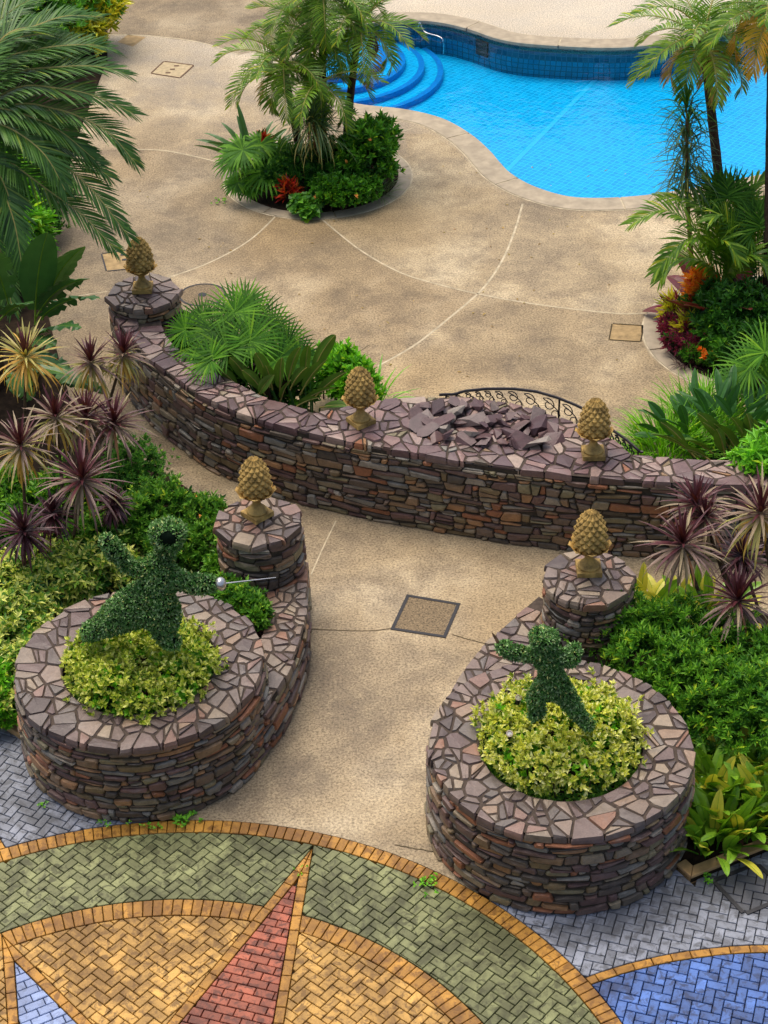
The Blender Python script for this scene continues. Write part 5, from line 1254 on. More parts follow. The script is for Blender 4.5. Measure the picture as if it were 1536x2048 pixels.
shrub('leafy_shrub', 'dark shadowy shrub under the cordylines at the left edge', [lob(60, 1060, .45, .5, .5, .45), lob(120, 1010, .45, .45, .45, .5), lob(10, 1010, .45, .45, .45, .5), lob(180, 1010, .4, .35, .35, .4)], 700, 7, .10, .04, 'l_whorl', inner='l_dark')
shrub('leafy_shrub', 'lime green long leaved shrub at the left edge beneath the big palm', [lob(10, 395, 1.0, .5, .5, .8), lob(40, 470, .6, .45, .5, .6), lob(-10, 500, .8, .5, .5, .7)], 420, 9, .26, .055, 'l_bright', inner='l_dark', tilt=(.7, 1.4))
shrub('leafy_shrub', 'dark reddish undergrowth in the shade of the big palm', [lob(75, 415, .5, .5, .6, .5), lob(60, 360, .5, .6, .7, .6), lob(40, 300, .6, .8, .9, .7), lob(90, 455, .3, .35, .3, .3)], 900, 7, .10, .035, 'l_dark', inner='l_dark')
shrub('croton', 'yellow flecked croton at the top left behind the palm fronds', [lob(180, 35, .7, .6, .7, .6), lob(150, 75, .5, .6, .6, .5), lob(200, 20, .8, .5, .6, .6)], 380, 8, .22, .07, 'l_croton_y', inner='l_mid', tilt=(.5, 1.2))
shrub('leafy_shrub', 'dark green shrub in the top left corner', [lob(30, 60, .8, 1.5, 1.5, .9), lob(110, 30, .8, 1.0, 1.2, .8)], 700, 7, .16, .07, 'l_mid', inner='l_dark')
# big palm at the left: crown just outside the frame
pb_ = Vector((-5.9, 24.2, 0)); big = thing('date_palm', pb_, 'large date palm whose dark feathery fronds arch in from the left edge', 'palm'); cr0 = A(-70, 235, 24.2)
mb = MB(); tube(mb, resample([pb_, pb_.lerp(cr0, .5) + Vector((-.05, .05, 0)), cr0], 18), [.26 - .004 * i + .012 * (i % 2) for i in range(18)], 12); mb.build('trunk', M['darkbark'], big, pb_)
fr = [([(0, 82), (70, 52), (133, 32), (205, 34)], 25.4), ([(-10, 130), (83, 97), (187, 90), (234, 106)], 25.0), ([(13, 152), (133, 133), (207, 135), (255, 150)], 24.6), ([(33, 176), (110, 176), (190, 192), (268, 228)], 24.2), ([(40, 208), (110, 218), (150, 230), (217, 265), (272, 328)], 23.9),
      ([(0, 262), (67, 290), (127, 330), (187, 383), (258, 474)], 23.4), ([(-10, 300), (33, 333), (100, 383), (167, 432), (230, 500)], 23.2), ([(20, 250), (83, 277), (160, 310), (218, 354)], 23.7), ([(-40, 280), (-10, 330), (20, 400), (30, 470)], 23.3), ([(-30, 170), (20, 130), (70, 110), (120, 115)], 24.6),
      ([(-60, 120), (-20, 60), (40, 10), (110, -20)], 25.6), ([(-20, 215), (50, 230), (120, 262), (190, 320)], 23.8), ([(-30, 320), (5, 380), (30, 450), (45, 540)], 23.0), ([(-40, 350), (-15, 440), (10, 540), (25, 620)], 22.8), ([(-30, 240), (30, 262), (90, 310), (130, 380)], 23.4), ([(-20, 100), (40, 75), (100, 68), (150, 80)], 25.2)]
for pts, Y in fr:
    path = [cr0] + [A(x, y, 24.2 + (Y - 24.2) * (i + 1) / len(pts)) for i, (x, y) in enumerate(pts)]; mb = MB()
    frond(mb, path, 74, .50, .026, Vector((0, -.25, 1)), .12, .22, 1, None, .14, .022, (1.05, .35)); mb.build('frond', [M['l_olive'], M['l_palm']], big, pb_)
for i in range(14):                                         # the rest of the crown, out of sight to the left
    a = R(100) + R(160) * i / 13; e = random.uniform(-.3, .9); path = arc_leaf(cr0, (math.cos(a) * math.cos(e), math.sin(a) * math.cos(e), math.sin(e)), 2.5, 1.2, 6); mb = MB(); frond(mb, path, 46, .45, .03, Vector((0, 0, 1)), .15, .3, 1, rr=.02); mb.build('frond', [M['l_olive'], M['l_palm']], big, pb_)
# bananas / giant bird of paradise at the left
ban = thing('banana_plant', G(40, 760), 'banana plant with large dark torn leaves at the left edge', 'plant')
for (bx, by, tx, ty, Y, w, tr_, sg_) in ((70, 650, 78, 462, 22.6, .46, 0, .25), (85, 640, 138, 478, 22.9, .40, .25, .5), (70, 640, 158, 540, 22.6, .42, .45, .7), (70, 650, 188, 582, 22.3, .38, .5, .8), (60, 680, 158, 650, 22.0, .40, .5, .7), (40, 690, 110, 690, 21.9, .42, .3, .8), (20, 620, -20, 480, 22.4, .44, .2, .4), (30, 700, 150, 775, 21.6, .40, .3, .6), (30, 730, 205, 790, 21.4, .36, .3, .5), (10, 740, 60, 800, 21.4, .42, .2, .6), (0, 640, 60, 600, 22.2, .4, .3, .6)):
    b_, e_ = A(bx, by, Y + .15), A(tx, ty, Y - .1); L = (e_ - b_).length; mb = MB(); d = (e_ - b_).normalized() + Vector((0, 0, sg_ * .55)); broad(mb, b_, d, L * .88, w * 1.1, sg_ * 1.2, seg=10, stalk=.2, fold=.18, tear=tr_, roll=random.uniform(-.4, .4)); mb.build('leaf', [M['l_palm2'], M['l_banana']], ban, ban.location)
for i in range(3):
    b_ = ban.location + Vector((random.uniform(-.2, .2), random.uniform(-.2, .2), 0)); mb = MB(); tube(mb, [b_, A(55, 660, 22.5) + Vector((random.uniform(-.15, .15), 0, 0))], [.09, .05], 8); mb.build('stalk', M['l_olive'], ban, ban.location)
# ------------------------------------------------------------------ bed behind the wall, left half
fc = Vector((-1.75, 22.75, .06)); fp = thing('fan_palm', fc, 'bushy fan palm clump with spiky green leaves behind the left half of the wall', 'palm')
for i, (px, py, Y, r_, s_) in enumerate(((470, 625, 22.9, .52, 0), (430, 662, 22.7, .5, -.4), (395, 690, 22.9, .46, -.9), (512, 640, 23.0, .5, .5), (545, 660, 23.1, .48, .8), (575, 690, 22.9, .46, 1.1), (500, 682, 22.5, .5, .3), (455, 700, 22.4, .5, -.2), (525, 710, 22.5, .46, .5), (600, 715, 22.8, .4, 1.3), (420, 720, 22.3, .42, -.6), (480, 655, 22.8, .5, .1), (370, 660, 23.1, .36, -1.2), (560, 715, 22.4, .42, .9), (490, 610, 23.2, .42, .1), (405, 640, 23.2, .4, -.7))):
    h = A(px, py, Y); mb = MB(); fanleaf(mb, h, (math.sin(s_) * .5, -.55, .75), (math.sin(s_), -.15 + .25 * random.random(), .55 * math.cos(s_)), r_ * 1.05, 34, 5.6, .16, .03, 1, fc + Vector((random.uniform(-.2, .2), random.uniform(-.2, .2), .1 + .7 * random.random()))); mb.build('fan_leaf', [M['l_mid'], M['l_fan_dark' if i % 2 else 'l_fan']], fp, fc)
for i in range(5):
    mb = MB(); b_ = fc + Vector((random.uniform(-.25, .25), random.uniform(-.25, .25), 0)); tube(mb, [b_, b_ + Vector((random.uniform(-.2, .2), random.uniform(-.1, .2), random.uniform(.7, 1.3)))], [.05, .04], 7); mb.build('trunk', M['darkbark'], fp, fc)
def strel(label, c, leaves, group=None):
    c = Vector(c); t_ = thing('bird_of_paradise', c, label, 'plant', group)
    for bx, by, tx, ty, Y, w in leaves:
        b_, e_ = A(bx, by, Y + .1), A(tx, ty, Y - .05); L = (e_ - b_).length; mb = MB(); d = (e_ - b_).normalized() + Vector((0, 0, .12)); broad(mb, b_, d, L * .9, w * 1.25, .35, seg=8, stalk=.25, fold=.45, roll=random.uniform(-.7, .7), rr=.012); mb.build('leaf', [M['l_olive'], M['l_strel']], t_, c)
        mb = MB(); tube(mb, [Vector((c.x + (b_.x - c.x) * .3, c.y + (b_.y - c.y) * .3, c.z)), b_], [.013, .011], 5); mb.build('stalk', M['l_strel'], t_, c)
    return t_
lv = [(620, 760, 655, 672, 22.2, .15), (575, 770, 590, 695, 22.1, .13), (540, 775, 520, 705, 22.1, .14), (500, 770, 470, 715, 22.3, .14), (600, 790, 640, 720, 22.0, .13), (560, 790, 560, 715, 22.0, .14), (625, 800, 680, 745, 22.0, .12), (530, 790, 495, 740, 22.1, .13), (600, 805, 660, 775, 21.8, .11), (560, 805, 575, 760, 21.9, .11), (590, 815, 630, 795, 21.7, .10), (480, 780, 440, 735, 22.3, .12), (610, 770, 612, 690, 22.3, .13), (545, 780, 535, 730, 22.0, .12), (640, 815, 690, 810, 21.8, .10), (580, 780, 605, 735, 21.9, .12), (515, 795, 540, 750, 21.9, .12)]
strel('bird of paradise with upright dark paddle leaves behind the left half of the wall', (-1.0, 22.0, .06), lv)
shrub('leafy_shrub', 'lime green low shrub behind the wall left of the middle pine cone', [lob(690, 765, .55, .35, .4, .45), lob(660, 745, .5, .35, .35, .4), lob(720, 785, .5, .3, .3, .4)], 420, 7, .11, .05, 'l_bright', inner='l_mid')
clump('strap_lily', 'tuft of bright strap leaves just behind the middle pine cone', G(745, 812, .1), 26, .75, .045, 'l_bright', el=(1.4, .7), sag=.8)
clump('strap_lily', 'tuft of bright strap leaves where the wall leaves its far left pillar', G(362, 700, .1), 34, .9, .05, 'l_bright', el=(1.4, .6), sag=.9, oldfrac=.08)
shrub('leafy_shrub', 'dark low undergrowth at the foot of the fan palm behind the wall', [lob(420, 740, .6, .45, .4, .6), lob(500, 765, .6, .45, .35, .55), lob(580, 795, .55, .4, .35, .5), lob(360, 690, .5, .35, .35, .5)], 620, 7, .13, .05, 'l_fan_dark', inner='l_dark')
# ------------------------------------------------------------------ bed behind the right end of the wall
lv = [(1400 + 18 * i + (i % 3) * 8, 915 - (i % 4) * 8, 1335 + 30 * i + random.uniform(-20, 20), 838 + 12 * math.sin(i * 2.1) + (30 if i < 2 else 0), 20.9 + .12 * (i % 4), .15) for i in range(9)] + [(1390, 915, 1345, 872, 20.6, .1), (1420, 920, 1370, 895, 20.5, .1), (1450, 915, 1440, 858, 20.6, .14), (1490, 915, 1500, 855, 20.6, .14), (1525, 915, 1545, 845, 20.7, .14), (1380, 905, 1335, 845, 20.8, .09), (1465, 905, 1420, 845, 20.9, .14), (1500, 905, 1475, 835, 21.0, .14)]
strel('bird of paradise with grey green paddle leaves behind the right end of the wall', (4.6, 21.0, .06), lv)
for k, (px, py, lb) in enumerate(((1395, 905, 'nearest the grass tuft'), (1450, 900, 'in the middle of the row'), (1505, 898, 'at the right edge'))):
    broadclump('bird_of_paradise', 'dense clump of blue green paddle leaves behind the wall, ' + lb, G(px, py, .06), 24, .52, .13, 'l_strel', el=(1.45, .6), sag=.6, stalk=1.0, spread=.32, group='paddle leaved clumps behind the right wall end', fold=.4)
clump('grass_tuft', 'bright lime grass tuft behind the right end of the wall', G(1330, 910, .1), 420, .7, .022, 'l_grass', 'grass plant', (1.5, .3), 1.0, spread=.42)
clump('grass_tuft', 'bright lime feathery grass further right behind the bird of paradise', G(1410, 862, .1), 420, .75, .022, 'l_grass', 'grass plant', (1.5, .5), .8, spread=.45)
shrub('leafy_shrub', 'lime green shrub overhanging the wall at the right edge', [lob(1520, 945, 1.05, .32, .3, .35), lob(1560, 920, 1.1, .4, .4, .4), lob(1535, 985, .8, .25, .25, .35)], 260, 8, .17, .05, 'l_bright', inner='l_mid', tilt=(.7, 1.35))
# ------------------------------------------------------------------ right bed
rl_ = [lob(x, y, z, .42, .4, z * .9) for x, y, z in ((1235, 1262, .62), (1300, 1290, .62), (1370, 1290, .62), (1440, 1320, .62), (1510, 1340, .62), (1290, 1340, .6), (1360, 1360, .6), (1430, 1400, .62), (1500, 1420, .62), (1330, 1400, .5), (1400, 1450, .5), (1550, 1380, .6), (1480, 1470, .5))]
shrub('leafy_shrub', 'dense dark green whorled shrubbery filling the right bed beside the planter', rl_, 1900, 9, .095, .026, 'l_whorl', inner='l_dark', nst=14)
shrub('leafy_shrub', 'sparse light green shrub at the right edge above the broad leaves', [lob(1500, 1400, .78, .3, .3, .3), lob(1530, 1350, .8, .3, .3, .3), lob(1545, 1440, .7, .25, .25, .3)], 240, 7, .09, .04, 'l_fine', inner=None or 'l_dark', inn=.1)
shrub('flowering_shrub', 'dark green shrub with white flowers in front of the right pillar', [lob(1150, 1262, .75, .26, .28, .46), lob(1210, 1258, .8, .28, .28, .5), lob(1180, 1290, .6, .26, .26, .4)], 520, 7, .085, .036, 'l_whorl', inner='l_dark', flowers=[('f_white', 5, .05)])
for k, (px, py) in enumerate(((1280, 1240), (1330, 1245), (1390, 1250), (1430, 1255))):
    broadclump('yellow_croton', ('yellowing pointed leaves beside the right pillar, leftmost of the row', 'yellowing pointed leaves along the path, second from the right pillar', 'yellowing pointed leaves along the path, third from the right pillar', 'yellowing pointed leaves along the path under the cordylines')[k], G(px, py, .04), 16, .5, .13, 'l_aspid', el=(1.5, .8), stalk=.4, spread=.22, group='yellowing leaves along the path', mats2='l_aspid_y', p2=.55)
ak = 0
for px, py, n, lb in ((1415, 1610, 26, 'nearest the planter wall'), (1470, 1590, 28, 'in the middle behind the front row'), (1530, 1570, 24, 'at the right edge behind the front row'), (1425, 1690, 18, 'nearest the kerb corner'), (1490, 1665, 22, 'in front along the kerb'), (1545, 1640, 20, 'in front at the right edge'), (1440, 1540, 22, 'at the back under the dark shrubs'), (1510, 1520, 20, 'at the back by the right edge')):
    broadclump('cast_iron_plant', 'clump of broad glossy yellow green leaves ' + lb, G(px, py, .04), int(n * 2.1), .52, .125, 'l_aspid', el=(1.52, .75), sag=.75, stalk=.3, spread=.24, group='broad leaved clumps behind the kerb', mats2='l_aspid_y', p2=.22)
# ------------------------------------------------------------------ middle palm island
mats = ['l_olive', 'l_palm2', 'l_palm_old']; pg = 'palms on the middle island'
def ib(px, py): return G(px, py, .03)
palm('date_palm', 'leaning date palm with a fruit bunch, right of the middle island group', ib(690, 322), A(719, 48, 31.6), 21, 1.5, .34, .022, .065, mats, droop=.25, mid=A(700, 200, 31.7), dead=1, group=pg, nl=34)
palm('date_palm', 'short date palm with brown drooping fronds, left of the middle island group', ib(605, 330), A(566, 128, 31.2), 20, 1.4, .34, .022, .065, mats, droop=.25, mid=A(590, 250, 31.3), dead=2, group=pg, nl=34)
palm('date_palm', 'tall straight date palm in the centre of the middle island', ib(645, 325), A(645, -15, 31.5), 19, 1.6, .36, .022, .065, mats, droop=.25, dead=0, group=pg, nl=34)
palm('date_palm', 'date palm low behind the straight trunk on the middle island', ib(640, 318), A(612, 62, 31.7), 15, 1.3, .32, .022, .06, mats, droop=.25, dead=0, group=pg, nl=34)
palm('date_palm', 'small date palm with green fronds hanging in front of the island trunks', ib(630, 350), A(640, 165, 30.8), 13, 1.25, .32, .022, .05, mats, droop=.25, el=(1.0, -.9), dead=0, group=pg, nl=32)
db = thing('date_bunch', A(745, 95, 31.3), 'hanging olive brown bunch of dates on the leaning palm', 'fruit')
mb = MB(); c = db.location
for i in range(140):
    a = GA * i; f = i / 140; r_ = .1 * math.sin(math.pi * (.1 + .85 * f)) ; p = c + Vector((r_ * math.cos(a), r_ * math.sin(a), .17 - .34 * f)); s_ = .018
    mb.add([p + Vector(v) * s_ for v in ((1, 0, 0), (-1, 0, 0), (0, 1, 0), (0, -1, 0), (0, 0, 1.3), (0, 0, -1.3))], [(0, 2, 4), (2, 1, 4), (1, 3, 4), (3, 0, 4), (2, 0, 5), (1, 2, 5), (3, 1, 5), (0, 3, 5)])
mb.build('dates', M['date'], db, c, True); mb = MB(); tube(mb, [A(722, 50, 31.5), A(738, 55, 31.4), c + Vector((0, 0, .15))], .012, 5); mb.build('stalk', M['l_dry'], db, c)
for k, (px, py, Y, lb, hs) in enumerate(((505, 335, 30.4, 'front left', [(485, 300, .46, -.5), (532, 342, .52, .1), (470, 318, .42, -.9)]), (560, 330, 30.9, 'behind the front left one', [(555, 300, .42, .2), (520, 290, .42, -.4), (585, 310, .4, .6)]), (480, 372, 30.3, 'low at the left rim', [(475, 365, .3, -.6), (500, 372, .3, .1)]))):
    c = G(px, py + 30, .03); t_ = thing('fan_palm', c, 'fan palm with pleated green leaves on the middle island, ' + lb, 'palm', 'fan palms on the middle island')
    for hx, hy, r_, s_ in hs:
        h = A(hx, hy, Y); mb = MB(); fanleaf(mb, h, (math.sin(s_) * .4, -.45, .8), (math.sin(s_), -.8, -.2), r_ * 1.15, 30, 5.7, .45, .05, 1, c); mb.build('fan_leaf', [M['l_mid'], M['l_fan']], t_, c)
dr = thing('dracaena', ib(631, 362), 'pale stemmed dracaena with drooping thin leaves in front of the island palms', 'plant'); b0 = dr.location
for hx, hy in ((618, 248), (641, 262), (628, 240)):
    c = A(hx, hy, 30.4); mb = MB(); tube(mb, resample([b0, b0.lerp(c, .5) + Vector((random.uniform(-.04, .04), 0, 0)), c], 8), [.04, .038, .036, .034, .032, .03, .028, .026], 7); stm = mb.build('stem', M['stemtan'], dr, b0)
    mb = MB(); rosette(mb, c, (0, -.1, 1), 60, .85, .026, [(.75, 0), (.25, 1)], 2.2, 5, (1.2, -.6)); mb.build('leaf_head', [M['l_pony'], M['l_olive']], stm, b0)
broadclump('dark_dracaena', 'dark broad strap leaved plant at the left of the middle island', G(505, 330, .03), 20, .95, .11, 'l_banana', el=(1.45, .5), stalk=.15, spread=.1)
shrub('flowering_shrub', 'rounded green shrub with small orange flowers at the right of the middle island', [lob(735, 318, .7, .42, .45, .66), lob(765, 300, .55, .28, .36, .6), lob(705, 335, .55, .34, .34, .5), lob(745, 345, .4, .4, .3, .36)], 520, 7, .13, .05, 'l_mid', inner='l_dark', flowers=[('f_pinkorange', 9, .05)])
shrub('flowering_shrub', 'low bushy shrub with orange flower tips at the front of the middle island', [lob(690, 392, .28, .42, .3, .28), lob(725, 378, .3, .3, .3, .28), lob(660, 388, .3, .3, .3, .3)], 520, 7, .10, .05, 'l_mid', inner='l_dark', flowers=[('f_pinkorange', 6, .05)])
shrub('leafy_shrub', 'dark undergrowth between the palm trunks on the middle island', [lob(620, 345, .35, .6, .5, .4), lob(560, 360, .3, .5, .4, .35), lob(660, 340, .4, .5, .5, .45)], 700, 7, .11, .045, 'l_dark', inner='l_dark')
shrub('round_leaf_plant', 'round leaved green plant at the front rim of the middle island', [lob(610, 412, .15, .26, .16, .16), lob(620, 428, .1, .14, .1, .12)], 120, 5, .11, .11, 'l_mid', 'plant', inner='l_dark', inn=.2, tilt=(1.0, 1.4))
shrub('croton', 'fiery red and orange croton at the front left of the middle island', [lob(578, 390, .2, .12, .12, .22)], 20, 8, .19, .055, 'l_croton', inner='l_magenta', inn=.4, tilt=(.4, 1.0))
shrub('croton', 'small yellow and red croton tucked among the island fan palms', [lob(525, 302, .4, .14, .16, .25)], 16, 8, .18, .05, 'l_croton', inner='l_magenta', inn=.6, tilt=(.4, 1.0))
clump('lily_turf', 'pale striped grassy tuft at the right rim of the middle island', G(755, 388, .03), 120, .42, .014, 'l_lirio', 'grass plant', (1.4, .3), 1.0, spread=.22)
# ------------------------------------------------------------------ right palm island
pg = 'palms at the right'
palm('date_palm', 'tall bent date palm leaning over the pool at the right', G(1475, 660), A(1407, 78, 26.8), 22, 1.45, .36, .024, .07, mats, mid=A(1428, 270, 26.6), dead=3, group=pg, nl=36)
palm('date_palm', 'date palm at the right edge with golden fronds and a straight trunk', G(1535, 690), A(1545, 20, 26.3), 22, 1.45, .36, .024, .068, ['l_olive', 'l_palm2', 'l_palm_gold'], dead=7, group=pg, nl=36)
ar = thing('areca_palm', G(1440, 640), 'areca palm clump with long arching fronds in the middle of the right island', 'palm', pg); b0 = ar.location
for i, pts in enumerate(([(1430, 560), (1400, 470), (1330, 420), (1262, 448)], [(1440, 560), (1410, 490), (1370, 480), (1310, 545)], [(1440, 550), (1450, 450), (1440, 400), (1400, 350)], [(1450, 560), (1480, 460), (1520, 420), (1580, 440)], [(1445, 570), (1470, 520), (1510, 510), (1550, 560)], [(1435, 550), (1420, 440), (1380, 400), (1320, 395)], [(1450, 540), (1490, 430), (1500, 380), (1540, 350)], [(1440, 560), (1400, 520), (1350, 520), (1320, 560)], [(1455, 560), (1465, 480), (1445, 430), (1420, 440)], [(1460, 570), (1500, 500), (1530, 470), (1560, 490)], [(1445, 560), (1430, 500), (1450, 480), (1480, 520)])):
    Y0 = 25.6; dy = (-.5, -.7, .5, .4, -.6, .2, .6, -.3, -.5, .1, -.7)[i]
    path = [b0 + Vector((random.uniform(-.12, .12), random.uniform(-.1, .1), .1))] + [A(x, y, Y0 + dy * (j + 1) / 4) for j, (x, y) in enumerate(pts)]; mb = MB(); frond(mb, path, 40, .46, .034, Vector((0, -.3, 1)), .15, .35, 1, None, .4, .014); mb.build('frond', [M['l_mid'], M['l_palm2']], ar, b0)
dc = thing('dracaena', G(1392, 648), 'slender dracaena with a long head of thin dark drooping leaves by the pool', 'plant'); b0 = dc.location
mb = MB(); c = A(1373, 300, 26.0); tube(mb, resample(crom([b0, A(1380, 480, 25.9), A(1374, 380, 26.0), A(1374, 240, 26.0)], 6), 14), [.045 - .0015 * i for i in range(14)], 7); stm = mb.build('stem', M['stemtan'], dc, b0)
for j, py in enumerate((215, 250, 285, 320, 355)):
    mb = MB(); rosette(mb, A(1374, py, 26.0), (0, 0, 1), 62, .62 + .04 * j, .024, [(1, 0)], 1.7, 5, (1.5 - .25 * j if j else 1.55, -.3 - .12 * j)); mb.build('leaf_head', [M['l_pony' if j else 'l_dark']], stm, b0)
for j, (px, py, Y, lb) in enumerate(((1455, 410, 25.9, 'behind the areca fronds'), (1520, 470, 25.4, 'by the right edge trunk'))):
    c = G(px, 660, .03); t_ = thing('fan_palm', c, 'stiff fan palm leaves at the right island ' + lb, 'palm', 'fan palms on the right island')
    for q in range(6):
        s_ = -1.2 + .5 * q; h = A(px + 22 * math.sin(s_), py - 15 * math.cos(s_), Y); mb = MB(); fanleaf(mb, h, (math.sin(s_) * .4, -.6, .6), (math.sin(s_), .1, math.cos(s_)), .55, 28, 4.6, .2, .03, 1, c); mb.build('fan_leaf', [M['l_mid'], M['l_fan_dark']], t_, c)
broadclump('red_banana', 'red leaved banana with broad maroon blades under the right palms', G(1450, 665, .03), 13, 1.1, .30, 'l_redban', el=(1.2, .35), sag=.7, stalk=.35, spread=.1, fold=.2)
shrub('croton', 'orange croton beside the slender dracaena stem', [lob(1402, 590, .5, .26, .26, .4)], 70, 8, .16, .05, 'l_croton_o', inner='l_croton', inn=.4, tilt=(.4, 1.0))
shrub('bromeliad', 'yellow green bromeliad at the left rim of the right island', [lob(1348, 625, .25, .12, .12, .2)], 16, 9, .24, .05, 'l_croton_y', 'plant', inner='l_magenta', inn=.5, tilt=(.4, 1.1))
shrub('bromeliad', 'yellow centred bromeliad among magenta leaves on the right island', [lob(1375, 668, .25, .12, .12, .2)], 16, 9, .24, .05, 'l_croton_y', 'plant', inner='l_magenta', inn=.8, tilt=(.4, 1.1))
shrub('magenta_plant', 'magenta leaved ground plants at the left rim of the right island', [lob(1345, 655, .16, .2, .25, .18), lob(1365, 690, .16, .28, .2, .18), lob(1395, 690, .2, .2, .2, .2)], 200, 7, .10, .035, 'l_magenta', 'plant', inner='l_dark')
shrub('leafy_shrub', 'green heart leaved shrub at the front of the right island', [lob(1420, 660, .35, .32, .3, .35), lob(1470, 665, .4, .36, .3, .36), lob(1510, 655, .4, .34, .3, .36), lob(1445, 690, .25, .3, .25, .25)], 420, 6, .13, .075, 'l_mid', inner='l_dark', tilt=(.9, 1.35))
shrub('leafy_shrub', 'dark undergrowth below the trunks of the right island', [lob(1480, 640, .5, .7, .5, .5), lob(1540, 690, .4, .6, .5, .45), lob(1430, 630, .4, .4, .4, .45), lob(1480, 720, .2, .45, .3, .2)], 800, 7, .12, .045, 'l_dark', inner='l_dark')
mg = shrub('marigold', 'orange marigolds on feathery green foliage at the front rim of the right island', [lob(1395, 710, .14, .26, .18, .16), lob(1425, 722, .14, .18, .14, .15)], 300, 7, .07, .012, 'l_mid', 'flowers', inner='l_dark')
for px, py in ((1400, 700), (1408, 705), (1414, 710), (1423, 711), (1409, 715), (1388, 640), (1381, 636), (1405, 688), (1432, 716), (1392, 690), (1440, 706), (1372, 648)):
    p = A(px, py, 24.0) if py > 680 else G(px, py, .45); p = G(px, py, .28 if py > 680 else .45); mb = MB(); whorls(mb, np.array([p[:]]), np.array([[0, -.3, 1.]]), 26, .065, .045, 0, (.1, 1.5)); mb.build('flower', M['f_orange'], mg, mg.location)
broadclump('broad_leaf_plant', 'pale striped broad leaved plant at the right island front', G(1480, 715, .03), 7, .5, .22, 'l_mid', el=(1.0, .3), stalk=.3, fold=.15)
clump('dark_ground_plant', 'dark red and green low tufts along the rim of the right island', G(1380, 722, .03), 140, .25, .02, 'l_purple_dk', el=(1.4, .3), spread=.25)
fq = Vector((5.45, 22.6, .05)); t_ = thing('fan_palm', fq, 'fan palm with narrow spiky leaf segments at the right edge above the bird of paradise', 'palm')
for i, (px, py, r_, s_) in enumerate(((1500, 735, .55, -.5), (1530, 705, .55, 0), (1475, 765, .45, -1.1), (1540, 760, .5, .4), (1510, 780, .45, -.4), (1560, 720, .5, .5))):
    h = A(px, py, 22.6); mb = MB(); fanleaf(mb, h, (math.sin(s_) * .5, -.5, .75), (math.sin(s_), -.2, .5), r_, 32, 5.4, .25, .03, 1, fq); mb.build('fan_leaf', [M['l_mid'], M['l_fan']], t_, fq)
mb = MB(); tube(mb, [fq, A(1520, 760, 22.6)], [.08, .06], 8); mb.build('trunk', M['darkbark'], t_, fq)
# ------------------------------------------------------------------ unseen trees added beyond the pool, a dark row for its water to reflect
for i in range(9):
    x = -14 + 4.6 * i + random.uniform(-1, 1); h = random.uniform(6.2, 8.6); yb = 53 + random.uniform(-1.5, 1.5)
    lb = [(x + random.uniform(-1.4, 1.4), yb + random.uniform(-1, 1), h * random.uniform(.5, .9), 1.7, 1.5, 1.3) for _ in range(6)]
    shrub('unseen_tree', ('first', 'second', 'third', 'fourth', 'fifth', 'sixth', 'seventh', 'eighth', 'ninth')[i] + ' unseen tree from the left in the row added beyond the pool', lb, 420, 7, .42, .18, 'l_mid', 'tree', 'unseen trees added for the pool to mirror', 'l_dark', .5, None, (.5, 1.3), .5, 6, Vector((x, yb, 0)))
# ------------------------------------------------------------------ covers, drains, small things
def framed(name, label, quad, fw, panel, frame='rubber', z=.006, extra=None):
    q = [G(*p) for p in quad]; c = sum(q, Vector()) / 4; t_ = thing(name, c, label, 'access cover', None); mb = MB(); mb.add([p + Vector((0, 0, z - .002)) for p in q], [(0, 1, 2, 3)[::-1]]); pan = mb.build('panel', M[panel], t_, c)
    for i in range(4):
        a, b = q[i], q[(i + 1) % 4]; d = (b - a).normalized(); mb = MB(); box(mb, (a + b) / 2 + Vector((0, 0, z)), ((b - a).length / 2 - fw / 2 - .001, fw / 2, .004), d); mb.build('frame_bar', M[frame], t_, c)
        if fw > .03:
            mb = MB(); box(mb, a + Vector((0, 0, z)), (fw / 2, fw / 2, .0045), d); mb.build('frame_corner', M[frame], t_, c)
    for p in (extra or ()):
        w = G(*p); mb = MB(); box(mb, w + Vector((0, 0, z)), (.05, .03, .004)); mb.build('lifting_slot', M[frame], pan, c)
    return t_
M['panel'] = flat('aggregate_panel', srgb(134, 116, 88), .7, .3, 0, .4, 45); M['panel_lt'] = flat('pale_panel', srgb(184, 166, 130), .7, .3, 0, .15, 12); M['panel_tan'] = flat('tan_panel', srgb(168, 142, 98), .7, .3, 0, .2, 8)
M['frame_lt'] = flat('worn_frame', srgb(104, 78, 56), .6, .3)
framed('access_cover', 'square aggregate access cover with a black frame in the middle of the path', [(816, 1192), (917, 1209), (889, 1274), (785, 1258)], .042, 'panel')
framed('access_cover', 'pale access cover with a thin brown frame and three slots at upper left', [(328, 123), (388, 131), (360, 156), (302, 147)], .03, 'panel_lt', 'frame_lt', extra=[(345, 139), (353, 132), (336, 146)])
framed('access_cover', 'thin framed access cover beside the far left pine cone', [(203, 508), (268, 499), (280, 536), (213, 543)], .025, 'panel_tan', 'rubber', extra=[(247, 510), (250, 520)])
framed('access_cover', 'thin framed access cover half hidden behind the far left pillar', [(252, 558), (320, 550), (328, 588), (262, 594)], .025, 'panel_tan', 'rubber')
framed('drain_cover', 'tan drain plate between two dark slots beside the right island', [(1224, 648), (1288, 652), (1281, 684), (1218, 680)], .02, 'panel_tan', 'crack')
mc = G(405, 590); t_ = thing('manhole_cover', mc, 'round manhole cover with a dark rim and centre boss behind the wall', 'manhole cover')
